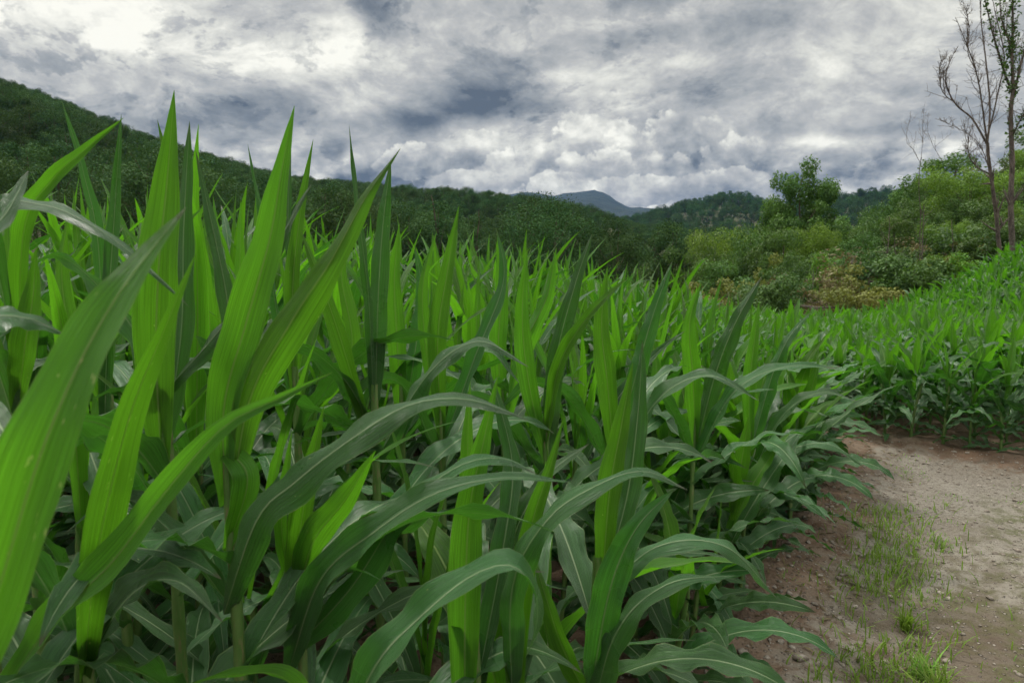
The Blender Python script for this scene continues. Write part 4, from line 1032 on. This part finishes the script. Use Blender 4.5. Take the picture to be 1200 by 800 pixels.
vt = bare('taller leafless tree with climbing vine leaves, nearest the right edge', [
  ([(1186, 300, 0), (1184, 240, 0), (1186, 190, 0), (1184, 140, 0), (1188, 100, 0)], .105, .060),
  ([(1187, 110, 0), (1176, 80, .2), (1166, 50, .3), (1156, 10, .4), (1150, -25, .4)], .045, .012),
  ([(1187, 110, 0), (1186, 60, -.1), (1187, 10, -.1), (1184, -60, -.1)], .058, .018),
  ([(1186, 120, 0), (1196, 80, .1), (1206, 40, .2), (1212, -20, .2)], .045, .012),
  ([(1186, 160, 0), (1200, 135, -.2), (1215, 110, -.3), (1235, 90, -.3)], .030, .008),
  ([(1187, 60, -.1), (1176, 30, -.2), (1172, 0, -.3), (1165, -40, -.3)], .030, .008)], D1-.6, 22, 62, False, .76)
r = vt[3]; Vv = []
for cp, ra, rb in vt[2]:
    C = np.array([at(p[0], p[1], D1-.6+p[2]) for p in cp]); P_ = catmull(C, 60)-vt[1]
    dens = 9 if cp is vt[2][2][0] else 3
    if cp is vt[2][0][0]: P_ = P_[30:]
    for p in P_:
        k = int(r.poisson(dens)); Vv.append(p+r.normal(0, .055 if dens == 3 else .085, (k, 3)))
C = np.concatenate(Vv); V4, F4 = leafcards(C, np.tile((0, -.4, .6), (len(C), 1)), .085, r, .7)
link('vine_leaves', meshdata('vine_leaves', V4, F4, M_FMID, np.repeat(r.uniform(0, 1, (len(C), 2)), 4, 0), False), vt[0])
bare('small bare sapling with fine upward twigs standing left of the leafless trees', [
  ([(1078, 280, 0), (1078, 250, 0), (1076, 225, 0), (1077, 200, 0), (1079, 186, 0)], .035, .020),
  ([(1079, 190, 0), (1072, 176, .1), (1063, 165, .1), (1064, 148, .2), (1068, 135, .2)], .016, .005),
  ([(1079, 190, 0), (1082, 165, .1), (1082, 145, .1), (1084, 128, .1)], .014, .005),
  ([(1105, 190, 0), (1095, 172, -.1), (1088, 150, -.1), (1087, 132, 0)], .014, .004)], 21., 9, 63, False, .40)
# dead saplings and sticks in the thicket
for k, (px, py0, py1, lean) in enumerate([(1035, 300, 255, 6), (1003, 350, 300, -4), (950, 360, 318, 5), (915, 355, 322, -6), (1080, 300, 240, 3), (1120, 310, 258, -3), (975, 352, 310, 8), (1055, 330, 280, -5)]):
    r = np.random.default_rng(90+k); dd = 21.+k*.35; x0 = (px-600)/F*dd; g = float(ground_z(x0, dd)); top = at(px+lean, py1, dd)
    n = 10; P_ = np.linspace((0, 0, -.1), (top[0]-x0, 0, top[2]-g), n)+np.cumsum(r.normal(0, .012, (n, 3)), 0); a = Acc(); a.add(*tube(P_, np.linspace(.03, .008, n), 6))
    for _ in range(9):
        i = int(r.integers(3, n)); dv = nrm(r.normal(0, 1, 3)+np.array((0, 0, .8))); a.add(*limb(r, P_[i-1], P_[i-1]+dv*r.uniform(.2, .6), .010, .003, .2, 6, 4))
    also(tag(link('dead_sapling', a.mesh('dead_sapling', M_DEAD), None, (x0, dd, g)), 'thin dead brown sapling poking out of the thicket above the maize', 'sapling', 'dead saplings in the thicket'), 'from the left of the thin dead saplings poking out of the thicket', px)
# fallen trunks at the foot of the thicket
def log(pa, pb, dd, rad, label, seed):
    r = np.random.default_rng(seed); A_ = at(pa[0], pa[1], dd); B_ = at(pb[0], pb[1], dd+.5); n = 16
    A_[2] = max(A_[2], float(ground_z(A_[0], A_[1]))+rad); P_ = np.linspace((0, 0, 0), B_-A_, n)+np.cumsum(r.normal(0, .02, (n, 3)), 0); a = Acc(); a.add(*tube(P_, np.linspace(rad, rad*.5, n), 8))
    for _ in range(5):
        i = int(r.integers(3, n)); dv = nrm(r.normal(0, 1, 3)+np.array((0, 0, .5))); a.add(*limb(r, P_[i], P_[i]+dv*r.uniform(.3, .9), rad*.4, .006, .2, 7, 5))
    tag(link('fallen_log', a.mesh('fallen_log', M_DEAD), None, A_), label, 'log')
log((930, 358), (1000, 363), 19.2, .035, 'dark fallen branch lying low behind the far plot of maize', 71)
log((1020, 330), (1075, 326), 21.2, .03, 'pale fallen branch lying higher up in the thicket', 72)

# ------------------------------------------------------------------ road side details
gr = np.random.default_rng(41)
def blades(n, area, hmin, hmax, wid, seed, flat=.35):
    r = np.random.default_rng(seed); pos = area(r, n); n = len(pos); V = np.zeros((n, 8, 3)); h = r.uniform(hmin, hmax, n); az = r.uniform(0, 6.28, n)
    d2 = np.stack([np.cos(az), np.sin(az)], 1); s2 = np.stack([-d2[:, 1], d2[:, 0]], 1); ln = r.uniform(.1, 1.0, n)*h*1.1
    base = np.stack([pos[:, 0], pos[:, 1], ground_z(pos[:, 0], pos[:, 1])+rough_z(pos[:, 0], pos[:, 1])-.003], 1)
    for j, (t, w) in enumerate(((0, .8), (.4, 1), (.75, .7), (1, .08))):
        c = base.copy(); c[:, :2] += d2*(ln*t**1.8)[:, None]; c[:, 2] += h*(t-.25*t*t*(ln/h))
        V[:, 2*j, :] = c; V[:, 2*j+1, :] = c; off = s2*(wid*w*.5*r.uniform(.7, 1.3, n))[:, None]
        V[:, 2*j, :2] -= off; V[:, 2*j+1, :2] += off
    q = np.array([(0, 1, 3, 2), (2, 3, 5, 4), (4, 5, 7, 6)]); Fq = (q[None]+np.arange(n)[:, None, None]*8).reshape(-1, 4)
    return V.reshape(-1, 3), Fq, np.repeat(r.uniform(0, 1, (n, 2)), 8, 0)
def strip(r, n):
    s = r.uniform(0, 1, n)**.8; yy = 2.2+s*2.3; xx = np.interp(yy, [2.2, 2.7, 3.6, 4.5], [1.28, 1.45, 1.95, 2.35])+r.normal(0, .15, n)+.06*np.sin(yy*9)
    k = (sinnoise(xx, yy, 9, 77)+r.normal(0, .25, n) > -.12) & (r.uniform(0, 1, n) < np.interp(yy, [2.2, 3.6, 4.5], [1, .75, .15])); return np.stack([xx[k], yy[k]], 1)
V5, F5, U5 = blades(3200, strip, .02, .095, .006, 42)
tag(link('grass_strip', meshdata('grass_strip', V5, F5, M_GRASS, U5, False)), 'thin green grass growing down the middle of the track', 'grass', None, 'stuff')
def patches(r, n):
    C = r.uniform((.9, 2.3), (4.4, 5.6), (60, 2)); i = r.integers(0, 60, n); p = C[i]+r.normal(0, .07, (n, 2)); k = in_poly(p[:, 0], p[:, 1], ROADP); return p[k]
V5, F5, U5 = blades(2600, patches, .008, .03, .004, 43)
tag(link('track_weeds', meshdata('track_weeds', V5, F5, M_GRASS, U5, False)), 'sparse tiny weeds scattered over the stony track', 'weeds', None, 'stuff')
for k, (xx, yy, hh) in enumerate([(1.52, 2.45, .20), (1.56, 2.62, .13), (1.7, 3.0, .14)]):
    V5, F5, U5 = blades(46, lambda r, n: np.array((xx, yy))+r.normal(0, .018, (n, 2)), hh*.5, hh, .007, 50+k)
    V5 = V5-np.array((xx, yy, 0)); lab = ['brightest grass tuft, sticking up at the bottom of the track', 'small grass tuft right behind the brightest tuft on the track', 'middle sized grass tuft farther up the grassy strip'][k]
    tag(link('grass_tuft', meshdata('grass_tuft', V5, F5, M_GRASS, U5, False), None, (xx, yy, 0)), lab, 'grass tuft')
# stones
def stone_verts(r):
    import bmesh
    bm = bmesh.new(); bmesh.ops.create_icosphere(bm, subdivisions=2, radius=1); V = np.array([v.co[:] for v in bm.verts]); Fq = np.array([[v.index for v in f.verts] for f in bm.faces]); bm.free()
    for _ in range(7):
        nn = nrm(r.normal(0, 1, 3)); h = r.uniform(.45, .85); dd = V@nn; V = V-np.maximum(dd-h, 0)[:, None]*nn
    return V*np.array((1, r.uniform(.6, .95), r.uniform(.4, .65))), Fq
M_STONE = simple_mat('stone', (0.17, 0.14, 0.11), (0.33, 0.29, 0.24), 30, .85, .5, .004, (0.13, 0.09, 0.07))
st = [stone_verts(gr) for _ in range(8)]
Vs, Fs, n0 = [], [], 0
for k in range(5200):
    if k < 3600: p = gr.uniform((.6, 1.9), (4.6, 6.1)); ok = in_poly(p[:1], p[1:], ROADP)[0]
    else:
        q = EDGE[4]+(EDGE[6]-EDGE[4])*gr.uniform(-.3, 1); p = q+np.array((-.83, .56))*gr.normal(.05, .22); ok = True
    if not ok: continue
    v, f = st[k % 8]; s = .0035+.017*gr.uniform(0, 1)**3.5; a = gr.uniform(0, 6.28); c_, s_ = math.cos(a), math.sin(a)
    v = v*s; v = np.stack([v[:, 0]*c_-v[:, 1]*s_+p[0], v[:, 0]*s_+v[:, 1]*c_+p[1], v[:, 2]+float(ground_z(p[0], p[1])+rough_z(p[0], p[1]))+s*.15], 1)
    Vs.append(v); Fs.append(f+n0); n0 += len(v)
tag(link('gravel', meshdata('gravel', np.concatenate(Vs), np.concatenate(Fs), M_STONE, None, False)), 'loose gravel and small clods on the track and its edge', 'gravel', None, 'stuff')
for k, (px, py, s) in enumerate([(938, 775, .035), (905, 740, .028), (925, 700, .022), (958, 752, .024), (975, 640, .02), (1045, 690, .018), (870, 770, .03), (1110, 770, .02), (1160, 700, .022), (1080, 600, .018)]):
    v = pix_dir(px, py); tt = -EYE/v.z; p = (v.x*tt, v.y*tt); V6, F6 = st[k % 8]
    z = float(ground_z(*p)+rough_z(np.array(p[0]), np.array(p[1])))
    where = ['largest pale stone at the bottom edge of the maize', 'stone on the soil left of the track, behind the largest pale one', 'small stone by the shadowed rim of the maize', 'stone between the largest pale stone and the grass strip', 'stone under the last drooping leaves of the maize edge',
             'small stone left of the far end of the grass strip', 'brown stone under the lowest maize leaves at the picture bottom', 'stone just right of the brightest grass tuft', 'stone on the right half of the track near the picture edge', 'small stone in the middle of the bend of the track'][k]
    tag(link('stone', meshdata('stone', V6*s, F6, M_STONE, None, False), None, (p[0], p[1], z+s*.2), float(gr.uniform(0, 6))), where, 'stone')

def ordinal(k):
    return ORD[k-1] if k <= 20 else str(k)+({1: 'st', 2: 'nd', 3: 'rd'}.get(k % 10, 'th') if k//10 != 1 else 'th')
for words, lst in SETS.items():
    if len(lst) > 1:
        for k, (_, o) in enumerate(sorted(lst, key=lambda q: q[0])): o['label'] = ordinal(k+1)+' '+words

# dry scraps of maize leaf and straw lying on the verge
r = np.random.default_rng(88); n = 700
q = r.uniform(0, 1, n); ii = np.searchsorted([.0, .25, .6, .85], q)-1; ii = np.clip(ii, 0, 3)+3
tt = r.uniform(0, 1, n)[:, None]; pp = EDGE[ii]*(1-tt)+EDGE[ii+1]*tt + r.normal(0, .26, (n, 2))
C = np.column_stack([pp, ground_z(pp[:, 0], pp[:, 1])+rough_z(pp[:, 0], pp[:, 1])+.004]); V4, F4 = leafcards(C, np.tile((0, 0, 1.), (n, 1)), .05, r, .16, .25)
tag(link('leaf_litter', meshdata('leaf_litter', V4, F4, M_FBRN, np.repeat(r.uniform(0, 1, (n, 2)), 4, 0), False)), 'dry scraps of maize leaf lying on the verge of the track', 'litter', None, 'stuff')

# ------------------------------------------------------------------ haze
m, t, out = new_mat('haze_air')
pv_ = t.node('ShaderNodeVolumePrincipled'); pv_.inputs['Color'].default_value = (.15, .34, .80, 1); pv_.inputs['Density'].default_value = 6.5e-5; pv_.inputs['Anisotropy'].default_value = .2
t.link(pv_.outputs[0], out.inputs['Volume'])
lo_, hi_ = VV[:, 2].min()-1, VV[:, 2].max()+20
X0, X1, Y0, Y1 = VV[:, 0].min()-50, VV[:, 0].max()+50, -120, 4760
bx8 = np.array([(a, b, c) for a in (X0, X1) for b in (Y0, Y1) for c in (lo_, hi_)], float)
fc = np.array([(0, 1, 3, 2), (4, 6, 7, 5), (0, 4, 5, 1), (2, 3, 7, 6), (0, 2, 6, 4), (1, 5, 7, 3)])
hz_o = link('haze', meshdata('haze', bx8, fc, m, None, False)); tag(hz_o, 'thin blue valley haze', 'haze', None, 'stuff')
print('haze box', lo_, hi_, X0, X1)
